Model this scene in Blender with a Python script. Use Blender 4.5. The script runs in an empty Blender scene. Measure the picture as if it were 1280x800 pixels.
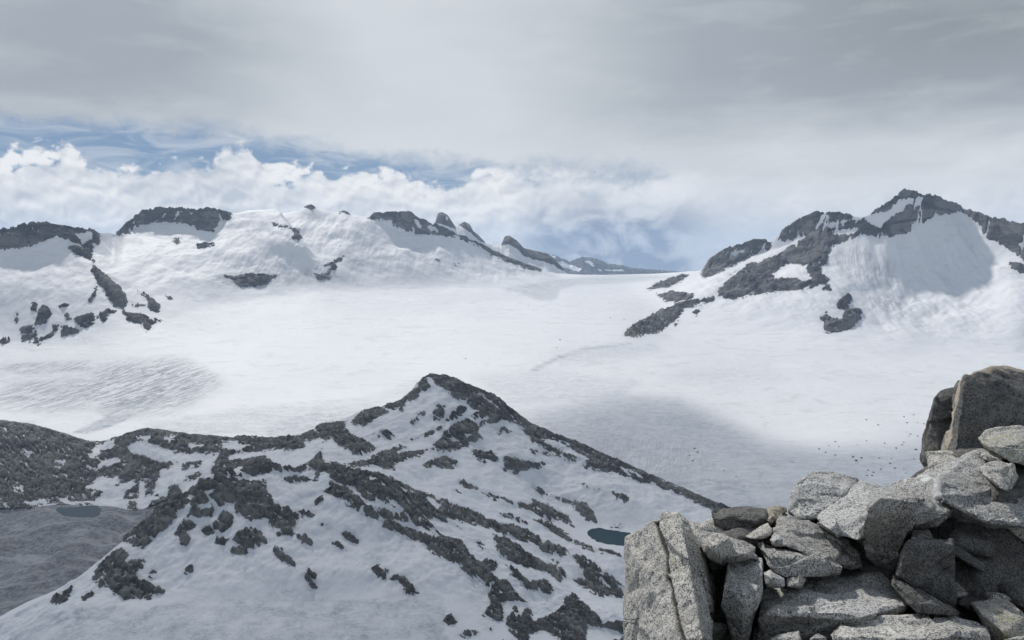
import bpy, bmesh, math, random
import numpy as np
from mathutils import Vector

# ------------------------------------------------------------------ camera
C = bpy.context.scene
COL = C.collection
F = 1004.0                      # focal length in pixels of the 1280 x 800 photograph
PITCH = math.radians(5.0)
CP, SP = math.cos(PITCH), math.sin(PITCH)
cam_d = bpy.data.cameras.new('camera')
cam_d.sensor_width = 36.0
cam_d.lens = 36.0 * F / 1280.0
cam_d.clip_start = 0.1
cam_d.clip_end = 60000.0
cam = bpy.data.objects.new('camera', cam_d)
COL.objects.link(cam)
cam.location = (0, 0, 0)
cam.rotation_euler = (math.radians(90) - PITCH, 0, 0)
C.camera = cam

# ------------------------------------------------------------------ light
SUN_AZ, SUN_EL = -21.0, 42.0    # degrees, azimuth from +Y towards +X
az, el = math.radians(SUN_AZ), math.radians(SUN_EL)
SUN = Vector((math.sin(az) * math.cos(el), math.cos(az) * math.cos(el), math.sin(el)))
sd = bpy.data.lights.new('sun', 'SUN')
sd.energy = 3.1
sd.angle = math.radians(2.4)
sd.color = (1.0, 0.96, 0.91)
sun = bpy.data.objects.new('sun', sd)
COL.objects.link(sun)
sun.location = (0, 0, 50)
sun.rotation_euler = SUN.to_track_quat('Z', 'Y').to_euler()


C.view_settings.view_transform = 'Standard'
C.view_settings.look = 'None'
C.view_settings.exposure = 0.06
C.view_settings.gamma = 1.0
C.view_settings.use_curve_mapping = False
C.cycles.use_denoising = True
C.cycles.max_bounces = 6
C.cycles.diffuse_bounces = 3
C.cycles.volume_bounces = 1
C.cycles.transparent_max_bounces = 8


class NT:
    """small helper to write node trees"""
    def __init__(self, tree):
        self.t = tree
        self.n = tree.nodes
        self.n.clear()

    def _in(self, sock, v):
        if v is None:
            return
        if isinstance(v, bpy.types.NodeSocket):
            self.t.links.new(v, sock)
        elif isinstance(v, bpy.types.Node):
            self.t.links.new(v.outputs[0], sock)
        else:
            try:
                sock.default_value = v
            except Exception:
                sock.default_value = tuple(v) + (1.0,)

    def node(self, typ, props=None, **ins):
        nd = self.n.new(typ)
        for k, v in (props or {}).items():
            setattr(nd, k, v)
        for k, v in ins.items():
            key = k.replace('_', ' ')
            self._in(nd.inputs[key] if key in nd.inputs else nd.inputs[int(k[1:])], v)
        return nd

    def math(self, op, a, b=None, c=None, clamp=False):
        nd = self.n.new('ShaderNodeMath')
        nd.operation = op
        nd.use_clamp = clamp
        self._in(nd.inputs[0], a)
        self._in(nd.inputs[1], b)
        if c is not None:
            self._in(nd.inputs[2], c)
        return nd.outputs[0]

    def step(self, v, lo, hi, a=0.0, b=1.0):
        nd = self.n.new('ShaderNodeMapRange')
        nd.interpolation_type = 'SMOOTHSTEP'
        self._in(nd.inputs[0], v)
        for i, x in enumerate((lo, hi, a, b)):
            self._in(nd.inputs[i + 1], x)
        return nd.outputs[0]

    def mix(self, f, a, b, blend='MIX'):
        nd = self.n.new('ShaderNodeMix')
        nd.data_type = 'RGBA'
        nd.blend_type = blend
        self._in(nd.inputs[0], f)
        for s, v in ((nd.inputs[6], a), (nd.inputs[7], b)):
            if isinstance(v, (tuple, list)):
                v = tuple(v)[:3] + (1.0,)
            self._in(s, v)
        return nd.outputs[2]

    def noise(self, vec, scale, detail=4, rough=0.55, dist=0.0, dim='3D'):
        nd = self.n.new('ShaderNodeTexNoise')
        nd.noise_dimensions = dim
        self._in(nd.inputs['Vector'], vec)
        nd.inputs['Scale'].default_value = scale
        nd.inputs['Detail'].default_value = detail
        nd.inputs['Roughness'].default_value = rough
        nd.inputs['Distortion'].default_value = dist
        return nd.outputs[0]

    def xyz(self, x, y, z):
        return self.node('ShaderNodeCombineXYZ', X=x, Y=y, Z=z).outputs[0]

    def curve(self, v, pts):
        nd = self.n.new('ShaderNodeFloatCurve')
        c = nd.mapping.curves[0]
        xs = [p[0] for p in pts]
        while len(c.points) < len(pts):
            c.points.new(0.5, 0.5)
        for p, (x, y) in zip(c.points, pts):
            p.location = (x, y)
        nd.mapping.update()
        self._in(nd.inputs['Value'], v)
        return nd.outputs[0]


# ------------------------------------------------------------------ sky
W = bpy.data.worlds.new('World')
C.world = W
W.use_nodes = True
t = NT(W.node_tree)
geo = t.node('ShaderNodeTexCoord').outputs['Generated']
sep = t.node('ShaderNodeSeparateXYZ', i0=geo)
vx, vy, vz = sep.outputs
azi = t.math('ARCTAN2', vx, vy)                                     # radians, 0 = view direction
hor = t.math('SQRT', t.math('ADD', t.math('MULTIPLY', vx, vx), t.math('MULTIPLY', vy, vy)))
elv = t.math('ARCTAN2', vz, hor)
A = t.math('MULTIPLY', azi, 57.2958)                                # degrees
E = t.math('MULTIPLY', elv, 57.2958)
sky = t.node('ShaderNodeTexSky', {'sky_type': 'NISHITA', 'sun_disc': False, 'sun_elevation': el,
                                  'sun_rotation': az, 'altitude': 3000.0, 'air_density': 1.0,
                                  'dust_density': 1.0, 'ozone_density': 2.0})
ak = t.math('COSINE', azi)
pos = t.node('ShaderNodeVectorMath', {'operation': 'NORMALIZE'}, i0=geo).outputs[0]
# the same cloud bank goes right round the horizon; its top and the deck's lower edge follow the azimuth
A01 = t.math('MULTIPLY_ADD', A, 1 / 80.0, 0.5, clamp=True)          # -40..40 degrees -> 0..1


def px_az(px):
    return math.degrees(math.atan((px - 640) / F)) / 80.0 + 0.5


def py_el(py):
    return math.degrees(math.atan((400 - py) / F)) - 5.0


top_pts = [(0, 208), (50, 200), (100, 206), (150, 216), (200, 217), (255, 208), (300, 193), (330, 200), (350, 212),
           (375, 214), (420, 216), (480, 216), (540, 228), (580, 215), (640, 208), (700, 212), (745, 228), (790, 232),
           (830, 215), (900, 200), (1000, 196), (1100, 196), (1180, 204), (1280, 198)]
top = t.curve(A01, [(0.0, 0.53)] + [(px_az(x), py_el(y) / 12.0) for x, y in top_pts] + [(1.0, 0.53)])
top = t.math('MULTIPLY', top, 12.0)
deck_pts = [(0, 174), (100, 170), (200, 171), (300, 176), (400, 188), (500, 200), (560, 207), (640, 207), (720, 208),
            (800, 212), (860, 222), (920, 240), (1280, 240)]
deck = t.curve(A01, [(0.0, 0.6)] + [(px_az(x), py_el(y) / 12.0) for x, y in deck_pts] + [(1.0, 0.3)])
deck = t.math('MULTIPLY', deck, 12.0)

pv = t.xyz(t.math('MULTIPLY', A, 0.1), t.math('MULTIPLY', E, 0.14), vz)
n_big = t.noise(pv, 1.1, 2, 0.5, dim='2D')
n_puff = t.noise(pv, 2.7, 6, 0.54, 0.25, dim='2D')
n_fine = t.noise(pv, 9.0, 5, 0.62, 0.4, dim='2D')
def billow(vec):
    w1 = t.node('ShaderNodeVectorMath', {'operation': 'MULTIPLY_ADD'}, i0=t.node('ShaderNodeTexNoise', {'noise_dimensions': '2D'}, Vector=vec, Scale=5.0, Detail=3.0).outputs[1], i1=(0.22, 0.22, 0.22), i2=vec).outputs[0]
    hsum = None
    for sc_, am in ((3.6, 0.60), (9.0, 0.34)):
        vo = t.node('ShaderNodeTexVoronoi', {'feature': 'F1', 'voronoi_dimensions': '2D'}, Vector=w1, Scale=sc_)
        q = t.math('MULTIPLY', t.math('SUBTRACT', 0.75, vo.outputs['Distance']), am)
        hsum = q if hsum is None else t.math('ADD', hsum, q)
    return hsum


pv2 = t.xyz(t.math('MULTIPLY_ADD', A, 0.1, 0.035), t.math('MULTIPLY_ADD', E, 0.14, -0.045), vz)
n_puff2 = t.noise(pv2, 2.7, 4, 0.54, 0.25, dim='2D')
b1 = billow(pv); b2 = billow(t.xyz(t.math('MULTIPLY_ADD', A, 0.1, 0.02), t.math('MULTIPLY_ADD', E, 0.14, -0.05), vz))
relief = t.math('ADD', t.math('MULTIPLY', t.math('SUBTRACT', n_puff, n_puff2), 0.6), t.math('MULTIPLY', t.math('SUBTRACT', b1, b2), 0.9))

# blue sky in the gap, with thin streaks
streak = t.noise(t.xyz(t.math('MULTIPLY', A, 0.07), t.math('MULTIPLY', E, 0.35), 0.0), 3.0, 4, 0.6, 0.6, dim='2D')
blue = t.mix(t.math('MULTIPLY', t.step(streak, 0.42, 0.75), 0.75), (1.8, 2.7, 4.1), (5.2, 5.6, 6.2))
blue = t.mix(0.12, blue, sky.outputs[0])
blue = t.mix(t.step(A, -6.0, 8.0, 0.0, 0.55), blue, (5.2, 5.6, 6.1))
# cumulus bank
mist = t.step(A, -6.0, 12.0, 1.0, 0.2)
shade = t.math('ADD', t.math('MULTIPLY', t.math('MULTIPLY', relief, 1.9), mist), t.math('MULTIPLY', t.math('SUBTRACT', n_fine, 0.5), 0.35))
dep = t.math('SUBTRACT', top, E)
shade = t.math('SUBTRACT', shade, t.step(dep, 1.5, 6.0, 0.0, 0.25))
shade = t.math('ADD', shade, t.math('MULTIPLY', t.math('SUBTRACT', n_big, 0.5), 1.2))
shade = t.math('ADD', shade, 0.58, clamp=True)
cum = t.mix(shade, (5.3, 5.75, 6.4), (8.7, 8.8, 8.95))
gloom = t.math('MULTIPLY', t.step(A, -1.0, 4.0), t.step(A, 16.0, 9.5))
gloom = t.math('MULTIPLY', gloom, t.step(E, 4.6, 0.3))
gloom = t.math('MULTIPLY', gloom, t.step(n_puff, 0.36, 0.62, 1.25, 0.25), clamp=True)
cum = t.mix(gloom, cum, (1.75, 2.3, 3.4))
m_cum = t.math('ADD', t.math('SUBTRACT', top, E), t.math('MULTIPLY', t.math('SUBTRACT', n_puff, 0.47), 2.0))
m_cum = t.math('ADD', m_cum, t.math('MULTIPLY', t.math('SUBTRACT', b1, 0.36), 2.6))
m_cum = t.math('ADD', m_cum, t.math('MULTIPLY', t.math('SUBTRACT', n_fine, 0.5), 1.3))
m_cum = t.step(m_cum, t.step(A, -8.0, 10.0, -0.15, -1.2), t.step(A, -8.0, 10.0, 0.45, 1.2))
# the high grey deck
dk_n = t.noise(t.xyz(t.math('MULTIPLY', A, 0.035), t.math('MULTIPLY', E, 0.09), 3.0), 1.2, 3, 0.5, 0.2, dim='2D')
dk_n2 = t.noise(t.xyz(t.math('MULTIPLY', A, 0.06), t.math('MULTIPLY', E, 0.22), 7.0), 2.2, 5, 0.55, 0.2, dim='2D')
d_zen = t.step(E, 16.0, 42.0)
lift = t.math('ADD', t.step(E, 4.5, 10.5, 1.0, 0.0), t.math('MULTIPLY', t.math('SUBTRACT', dk_n2, 0.5), 0.9))
dbright = t.math('ADD', t.step(A, -28.0, -7.0, 0.0, 1.0), t.step(A, -4.0, 22.0, 0.0, -1.0))
dbright = t.math('ADD', dbright, t.math('MULTIPLY', t.math('SUBTRACT', dk_n, 0.5), 1.1), clamp=True)
d_lo = t.mix(t.math('MULTIPLY', t.step(A, 12.0, 30.0), t.step(E, 7.0, 14.0)), (3.6, 4.0, 4.45), (2.7, 3.0, 3.3))
d_hi = t.mix(dbright, d_lo, (6.2, 6.6, 7.0))
dcol = t.mix(t.math('MULTIPLY', lift, 0.95, clamp=True), d_hi, (6.9, 7.15, 7.45))
dcol = t.mix(d_zen, dcol, (3.3, 3.75, 4.45))
m_deck = t.math('ADD', t.math('SUBTRACT', E, deck), t.math('MULTIPLY', t.math('SUBTRACT', n_puff, 0.5), 1.8))
m_deck = t.math('ADD', m_deck, t.math('MULTIPLY', t.math('SUBTRACT', n_fine, 0.5), 1.0))
m_deck = t.step(m_deck, -0.9, 0.9)
c1 = t.mix(m_cum, blue, cum)
c2 = t.mix(m_deck, c1, dcol)
# below the horizon: the pale haze the snowfields make
c3 = t.mix(t.step(E, -1.0, -3.5), c2, (4.2, 4.5, 4.9))
bg = t.node('ShaderNodeBackground', Color=c3, Strength=0.1)
t.node('ShaderNodeOutputWorld', Surface=bg.outputs[0])


# ------------------------------------------------------------------ numpy noise
rng = np.random.RandomState(7)
_perm = rng.permutation(256)
_perm = np.concatenate([_perm, _perm, _perm])
_g3 = rng.normal(size=(256, 3)); _g3 /= np.linalg.norm(_g3, axis=1)[:, None]
_g2 = rng.normal(size=(256, 2)); _g2 /= np.linalg.norm(_g2, axis=1)[:, None]


def gn2(x, y):
    xi = np.floor(x).astype(np.int64); yi = np.floor(y).astype(np.int64)
    xf = x - xi; yf = y - yi
    u = xf * xf * xf * (xf * (xf * 6 - 15) + 10); v = yf * yf * yf * (yf * (yf * 6 - 15) + 10)
    def g(ix, iy, dx, dy):
        h = _perm[_perm[ix & 255] + (iy & 255)]
        return _g2[h, 0] * dx + _g2[h, 1] * dy
    a = g(xi, yi, xf, yf); b = g(xi + 1, yi, xf - 1, yf)
    c = g(xi, yi + 1, xf, yf - 1); d = g(xi + 1, yi + 1, xf - 1, yf - 1)
    return (a + (b - a) * u + (c - a) * v + (a - b - c + d) * u * v) * 1.5


def gn3(p):
    pi = np.floor(p).astype(np.int64); f = p - pi
    w = f * f * f * (f * (f * 6 - 15) + 10)
    out = 0
    for dx in (0, 1):
        for dy in (0, 1):
            for dz in (0, 1):
                h = _perm[_perm[_perm[(pi[:, 0] + dx) & 255] + ((pi[:, 1] + dy) & 255)] + ((pi[:, 2] + dz) & 255)]
                g = _g3[h]
                val = g[:, 0] * (f[:, 0] - dx) + g[:, 1] * (f[:, 1] - dy) + g[:, 2] * (f[:, 2] - dz)
                out = out + val * (w[:, 0] if dx else 1 - w[:, 0]) * (w[:, 1] if dy else 1 - w[:, 1]) * (w[:, 2] if dz else 1 - w[:, 2])
    return out * 1.4


def fbm2(x, y, octs=5, gain=0.5, lac=2.03, ridge=False):
    s = 0; a = 1.0; tot = 0
    for k in range(octs):
        n = gn2(x + 17.3 * k, y - 9.1 * k)
        if ridge:
            n = 1 - 2 * np.abs(n)
        s = s + a * n; tot += a
        a *= gain; x = x * lac; y = y * lac
    return s / tot


def sstep(a, b, x):
    q = np.clip((x - a) / (b - a), 0, 1)
    return q * q * (3 - 2 * q)


# ------------------------------------------------------------------ picture <-> place
def e_of(py):                                       # fall per metre forward of the sight line through photo row py
    zu = (400.0 - np.asarray(py, float)) / F
    return (zu * CP - SP) / (CP + zu * SP)


def pt(px, py, Y):
    zu = (400.0 - py) / F
    d = Y / (CP + zu * SP)
    return Vector(((px - 640.0) / F * d, Y, Y * float(e_of(py))))


def itp(tab, x):
    tab = sorted(tab)
    return np.interp(x, [a[0] for a in tab], [a[1] for a in tab])


def smooth1(a, w):
    k = np.hanning(2 * w + 3)[1:-1]; k /= k.sum()
    return np.convolve(np.pad(a, w, mode='edge'), k, mode='valid')


def soft(tab, x, w=25):                             # like itp, with its corners rounded
    return smooth1(itp(tab, x), w)


def monotone(Xk, Zk, t_, seg):
    """Fritsch-Carlson interpolation, one column per picture column; Xk, Zk are (K, C)"""
    h = np.diff(Xk, axis=0); d = np.diff(Zk, axis=0) / h
    m = np.zeros_like(Zk)
    same = (d[:-1] * d[1:]) > 0
    w1 = 2 * h[1:] + h[:-1]; w2 = h[1:] + 2 * h[:-1]
    with np.errstate(divide='ignore', invalid='ignore'):
        hm = (w1 + w2) / (w1 / d[:-1] + w2 / d[1:])
    m[1:-1] = np.where(same, hm, 0)
    m[0] = d[0]; m[-1] = d[-1]
    i = seg
    hh = h[i]; tt = t_[:, None]
    X = Xk[i] + tt * hh
    h00 = 2 * tt**3 - 3 * tt**2 + 1; h10 = tt**3 - 2 * tt**2 + tt
    h01 = -2 * tt**3 + 3 * tt**2; h11 = tt**3 - tt**2
    return X, h00 * Zk[i] + h10 * hh * m[i] + h01 * Zk[i + 1] + h11 * hh * m[i + 1]


def layer(px, Yk, Zk, rows):
    seg = np.concatenate([np.full(n, k) for k, n in enumerate(rows)] + [[len(rows) - 1]]).astype(int)
    tt = np.concatenate([np.arange(n) / n for n in rows] + [[1.0]])
    Y, Z = monotone(np.array(Yk), np.array(Zk), tt, seg)
    X = (px[None, :] - 640.0) / F * (Y * CP - Z * SP)
    return X, Y, Z, seg


def project(X, Y, Z):
    d = Y * CP - Z * SP
    up = Y * SP + Z * CP
    return 640 + F * X / d, 400 - F * up / d


# ------------------------------------------------------------------ traced outlines -> distance maps
class Raster:
    def __init__(s, x0, x1, y0, y1, far=8.0):
        s.x0, s.y0, s.far = x0, y0, far
        s.xs = np.arange(x0, x1 + 1.0); s.ys = np.arange(y0, y1 + 1.0)
        s.a = np.full((len(s.ys), len(s.xs)), -far)

    def sdf(s, poly, far=None):
        far = far or s.far
        P = np.array(poly, float)
        i0 = max(0, int(P[:, 0].min() - far - s.x0)); i1 = min(len(s.xs), int(P[:, 0].max() + far - s.x0) + 2)
        j0 = max(0, int(P[:, 1].min() - far - s.y0)); j1 = min(len(s.ys), int(P[:, 1].max() + far - s.y0) + 2)
        if i1 <= i0 or j1 <= j0:
            return None
        gx, gy = np.meshgrid(s.xs[i0:i1], s.ys[j0:j1])
        d2 = np.full(gx.shape, 1e9); ins = np.zeros(gx.shape, bool)
        for a, b in zip(P, np.roll(P, -1, axis=0)):
            e = b - a; L = max(e @ e, 1e-9)
            u = np.clip(((gx - a[0]) * e[0] + (gy - a[1]) * e[1]) / L, 0, 1)
            d2 = np.minimum(d2, (gx - a[0] - u * e[0])**2 + (gy - a[1] - u * e[1])**2)
            c = (a[1] > gy) != (b[1] > gy)
            if a[1] != b[1]:
                ins ^= c & (gx < (b[0] - a[0]) * (gy - a[1]) / (b[1] - a[1]) + a[0])
        return (slice(j0, j1), slice(i0, i1)), np.where(ins, 1, -1) * np.sqrt(d2)

    def add(s, poly):
        r = s.sdf(poly)
        if r:
            s.a[r[0]] = np.maximum(s.a[r[0]], np.clip(r[1], -s.far, s.far))

    def cut(s, poly):
        r = s.sdf(poly)
        if r:
            s.a[r[0]] = np.minimum(s.a[r[0]], np.clip(-r[1], -s.far, s.far))

    def paint(s, poly, val, feather):               # soft patch of strength val (for dirt and ice tints), map must start at 0
        r = s.sdf(poly, feather * 1.5 + 1)
        if r:
            s.a[r[0]] = np.maximum(s.a[r[0]], val * sstep(-feather, feather, r[1]))

    def at(s, px, py):
        fx = np.clip(px - s.x0, 0, len(s.xs) - 1.001); fy = np.clip(py - s.y0, 0, len(s.ys) - 1.001)
        i = fx.astype(int); j = fy.astype(int); fx -= i; fy -= j
        a = s.a
        return (a[j, i] * (1 - fx) * (1 - fy) + a[j, i + 1] * fx * (1 - fy) + a[j + 1, i] * (1 - fx) * fy + a[j + 1, i + 1] * fx * fy)


def V(x0, y0, sc, *pts):                            # numbers read in an enlarged view -> photo pixels
    return [(x0 + pts[i] / sc, y0 + pts[i + 1] / sc) for i in range(0, len(pts), 2)]


# ------------------------------------------------------------------ meshes
def link(name, me, mat=None, parent=None, **props):
    o = bpy.data.objects.new(name, me)
    COL.objects.link(o)
    if mat is not None and me is not None and not me.materials:
        me.materials.append(mat)
    if parent is not None:
        o.parent = parent
    for k, v in props.items():
        o[k] = v
    return o


def grid_mesh(name, X, Y, Z, fmask, mat, attrs=None, normals=None, parent=None, **props):
    R, Cn = X.shape
    fr, fc = np.nonzero(fmask)
    if len(fr) == 0:
        return None
    q = np.stack([fr * Cn + fc, fr * Cn + fc + 1, (fr + 1) * Cn + fc + 1, (fr + 1) * Cn + fc], 1)
    used, inv = np.unique(q, return_inverse=True)
    inv = inv.reshape(q.shape)
    co = np.stack([X.ravel()[used], Y.ravel()[used], Z.ravel()[used]], 1)
    org = np.zeros(3)
    me = bpy.data.meshes.new(name)
    me.vertices.add(len(used)); me.vertices.foreach_set('co', (co - org).astype(np.float32).ravel())
    me.loops.add(q.size); me.loops.foreach_set('vertex_index', inv.astype(np.int32).ravel())
    me.polygons.add(len(q))
    me.polygons.foreach_set('loop_start', np.arange(0, q.size, 4, dtype=np.int32))
    me.polygons.foreach_set('use_smooth', np.ones(len(q), bool))
    me.update(calc_edges=True)
    for k, v in (attrs or {}).items():
        at = me.attributes.new(k, 'FLOAT', 'POINT')
        at.data.foreach_set('value', v.ravel()[used].astype(np.float32))
    if normals is not None:
        me.normals_split_custom_set_from_vertices(normals.reshape(-1, 3)[used])
    me.materials.append(mat)
    return link(name, me, None, parent, **props)


def grid_normals(X, Y, Z):
    P = np.stack([X, Y, Z], 2)
    du = np.gradient(P, axis=1); dv = np.gradient(P, axis=0)
    n = np.cross(du, dv)
    n /= np.maximum(np.linalg.norm(n, axis=2, keepdims=True), 1e-9)
    return n


def components(mask):
    lab = np.zeros(mask.shape, int); k = 0
    R, Cn = mask.shape
    m = mask.copy()
    out = []
    for r, c in zip(*np.nonzero(mask)):
        if not m[r, c]:
            continue
        k += 1; st = [(r, c)]; m[r, c] = False; cells = 0
        while st:
            a, b = st.pop(); lab[a, b] = k; cells += 1
            for u, v in ((a + 1, b), (a - 1, b), (a, b + 1), (a, b - 1)):
                if 0 <= u < R and 0 <= v < Cn and m[u, v]:
                    m[u, v] = False; st.append((u, v))
        out.append((cells, k))
    return lab, out


# ------------------------------------------------------------------ materials
def new_mat(name):
    m = bpy.data.materials.new(name)
    m.use_nodes = True
    return m, NT(m.node_tree)


def finish(t, col, rough=0.8, bump=None, strength=0.5, dist=1.0, spec=0.3):
    nrm = None
    if bump is not None:
        nrm = t.node('ShaderNodeBump', Height=bump, Strength=strength, Distance=dist).outputs[0]
    b = t.node('ShaderNodeBsdfPrincipled', Base_Color=col, Roughness=rough)
    b.inputs['Specular IOR Level'].default_value = spec
    if nrm is not None:
        t.t.links.new(nrm, b.inputs['Normal'])
    t.node('ShaderNodeOutputMaterial', Surface=b.outputs[0])


def P_(t):
    return t.node('ShaderNodeNewGeometry').outputs['Position']


def attr(t, name):
    return t.node('ShaderNodeAttribute', {'attribute_name': name}).outputs['Fac']


def scaled(t, vec, s):
    return t.node('ShaderNodeVectorMath', {'operation': 'MULTIPLY'}, i0=vec, i1=s).outputs[0]


def snow_material(name, near):
    m, t = new_mat(name)
    p = P_(t)
    k = 1.0 if near else 0.4
    dirt = attr(t, 'dirt'); crev = attr(t, 'crev')
    big = t.noise(p, 0.004 * k, 5, 0.55, 0.3)
    med = t.noise(p, 0.03 * k, 5, 0.6, 0.4)
    base = t.mix(t.math('MULTIPLY', t.step(big, 0.35, 0.7), 0.5), (0.78, 0.79, 0.81), (0.69, 0.705, 0.73))
    base = t.mix(t.math('MULTIPLY', t.step(med, 0.45, 0.75), 0.25 if near else 0.18), base, (0.60, 0.60, 0.605))
    sep = t.node('ShaderNodeSeparateXYZ', i0=p)
    lay = t.noise(t.xyz(t.math('MULTIPLY', sep.outputs[0], 0.0016 * (3 if near else 1)), t.math('MULTIPLY', sep.outputs[1], 0.0030 * (3 if near else 1)), t.math('MULTIPLY', sep.outputs[2], 0.035)), 1.0, 6, 0.6, 0.8)
    ln = t.step(t.math('ABSOLUTE', t.math('SUBTRACT', lay, 0.5)), 0.0, 0.035, 1.0, 0.0)
    base = t.mix(t.math('MULTIPLY', ln, t.math('MULTIPLY', t.step(med, 0.42, 0.62), 0.34)), base, (0.50, 0.51, 0.53))
    # dirty, melted-out ice
    st1 = t.noise(t.xyz(t.math('MULTIPLY', sep.outputs[0], 0.0035), t.math('MULTIPLY', sep.outputs[1], 0.008), 0.0), 1.0 if not near else 2.0, 8, 0.68, 0.8)
    st2 = t.noise(scaled(t, p, (0.024, 0.034, 0.0)), 1.0 if not near else 2.5, 10, 0.85, 0.15)
    ice = t.mix(t.step(st2, 0.3, 0.7), (0.24, 0.27, 0.30), (0.64, 0.68, 0.73))
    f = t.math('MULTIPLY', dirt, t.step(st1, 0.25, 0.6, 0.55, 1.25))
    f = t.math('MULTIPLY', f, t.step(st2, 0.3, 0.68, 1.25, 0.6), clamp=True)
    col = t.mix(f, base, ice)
    # crevasses
    cc = t.math('MULTIPLY_ADD', sep.outputs[1], -0.30, sep.outputs[0])
    cv = t.noise(t.xyz(t.math('MULTIPLY', cc, 0.06), t.math('MULTIPLY', sep.outputs[1], 0.0065), 0.0), 1.0, 4, 0.6, 0.6)
    line = t.step(t.math('ABSOLUTE', t.math('SUBTRACT', cv, 0.5)), 0.0, 0.055, 0.8, 0.0)
    lf = t.math('MULTIPLY', line, crev, clamp=True)
    ck = t.noise(scaled(t, p, (0.010, 0.013, 0.0)), 1.0 if not near else 3.0, 7, 0.62, 1.0)
    cl = t.step(t.math('ABSOLUTE', t.math('SUBTRACT', ck, 0.5)), 0.003, 0.022, 1.0, 0.0)
    cl = t.math('MULTIPLY', t.math('MULTIPLY', cl, t.step(dirt, 0.12, 0.4)), t.step(st2, 0.32, 0.52))
    col = t.mix(t.math('MULTIPLY', cl, 0.28), col, (0.20, 0.22, 0.25))
    col = t.mix(lf, col, (0.17, 0.21, 0.26))
    h = t.math('ADD', t.math('MULTIPLY', med, 0.8), t.math('MULTIPLY', st2, 0.5))
    h = t.math('SUBTRACT', h, t.math('MULTIPLY', lf, 1.5))
    finish(t, col, 0.65, h, 0.55 if near else 0.5, 5.0 if near else 14.0, 0.2)
    return m


def rock_material(name, c0, c1, c2, sc, bd, tint=(0.20, 0.15, 0.10), snow=0.85):
    m, t = new_mat(name)
    p = P_(t)
    n1 = t.noise(p, 0.012 * sc, 6, 0.6, 0.3)
    lay = t.noise(scaled(t, p, (0.02 * sc, 0.02 * sc, 0.09 * sc)), 1.0, 8, 0.72, 0.9)
    n3 = t.noise(p, 0.15 * sc, 8, 0.78, 0.2)
    col = t.mix(t.step(lay, 0.32, 0.68), c0, c1)
    col = t.mix(t.math('MULTIPLY', t.step(n3, 0.5, 0.72), 0.7), col, c2)
    col = t.mix(t.math('MULTIPLY', t.step(n3, 0.48, 0.30), 0.75), col, tuple(v * 0.4 for v in c0))
    col = t.mix(t.math('MULTIPLY', t.step(n1, 0.55, 0.72), 0.45), col, tint)
    # dusting of old snow left on the flatter ledges
    nz = t.node('ShaderNodeSeparateXYZ', i0=t.node('ShaderNodeNewGeometry').outputs['Normal']).outputs[2]
    led = t.math('ADD', t.math('MULTIPLY', t.math('SUBTRACT', nz, 0.75), 0.5), t.noise(scaled(t, p, (0.06 * sc, 0.06 * sc, 0.18 * sc)), 1.0, 5, 0.7, 0.5))
    col = t.mix(t.math('MULTIPLY', t.step(led, 0.65, 0.73), snow), col, (0.72, 0.73, 0.75))
    big = t.noise(scaled(t, p, (0.006 * sc, 0.006 * sc, 0.012 * sc)), 1.0, 5, 0.65, 1.2)
    col = t.mix(t.math('MULTIPLY', t.step(big, 0.46, 0.60), 0.55), col, c2)
    col = t.mix(t.math('MULTIPLY', t.step(big, 0.46, 0.34), 0.55), col, tuple(v * 0.5 for v in c0))
    h = t.math('ADD', n3, t.math('MULTIPLY', lay, 1.3))
    finish(t, col, 0.9, h, 1.0, bd, 0.15)
    return m


M_SNOW_F = snow_material('glacier_snow', False)
M_SNOW_N = snow_material('ridge_snow', True)


def debris_material():
    m, t = new_mat('debris_covered_ice')
    p = P_(t)
    a = t.noise(scaled(t, p, (0.006, 0.022, 0.0)), 1.0, 9, 0.72, 0.8)
    b = t.noise(scaled(t, p, (0.09, 0.10, 0.0)), 1.0, 9, 0.85, 0.3)
    col = t.mix(t.step(b, 0.35, 0.65), (0.13, 0.137, 0.145), (0.40, 0.41, 0.43))
    col = t.mix(t.math('MULTIPLY', t.step(a, 0.49, 0.62), 0.65), col, (0.52, 0.53, 0.55))
    col = t.mix(t.math('MULTIPLY', t.step(a, 0.45, 0.3), 0.6), col, (0.09, 0.09, 0.092))
    finish(t, col, 0.85, t.math('ADD', b, a), 0.8, 5.0, 0.2)
    return m


M_DEBRIS = debris_material()
M_ROCK_F = rock_material('distant_rock', (0.05, 0.053, 0.06), (0.13, 0.13, 0.132), (0.38, 0.37, 0.35), 0.8, 20.0)
M_ROCK_N = rock_material('ridge_rock', (0.09, 0.092, 0.095), (0.20, 0.20, 0.195), (0.36, 0.355, 0.34), 2.6, 4.5, (0.22, 0.20, 0.14))
M_ROCK_B = rock_material('blue_far_rock', (0.05, 0.055, 0.065), (0.09, 0.095, 0.105), (0.16, 0.165, 0.175), 0.25, 30.0)

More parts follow.
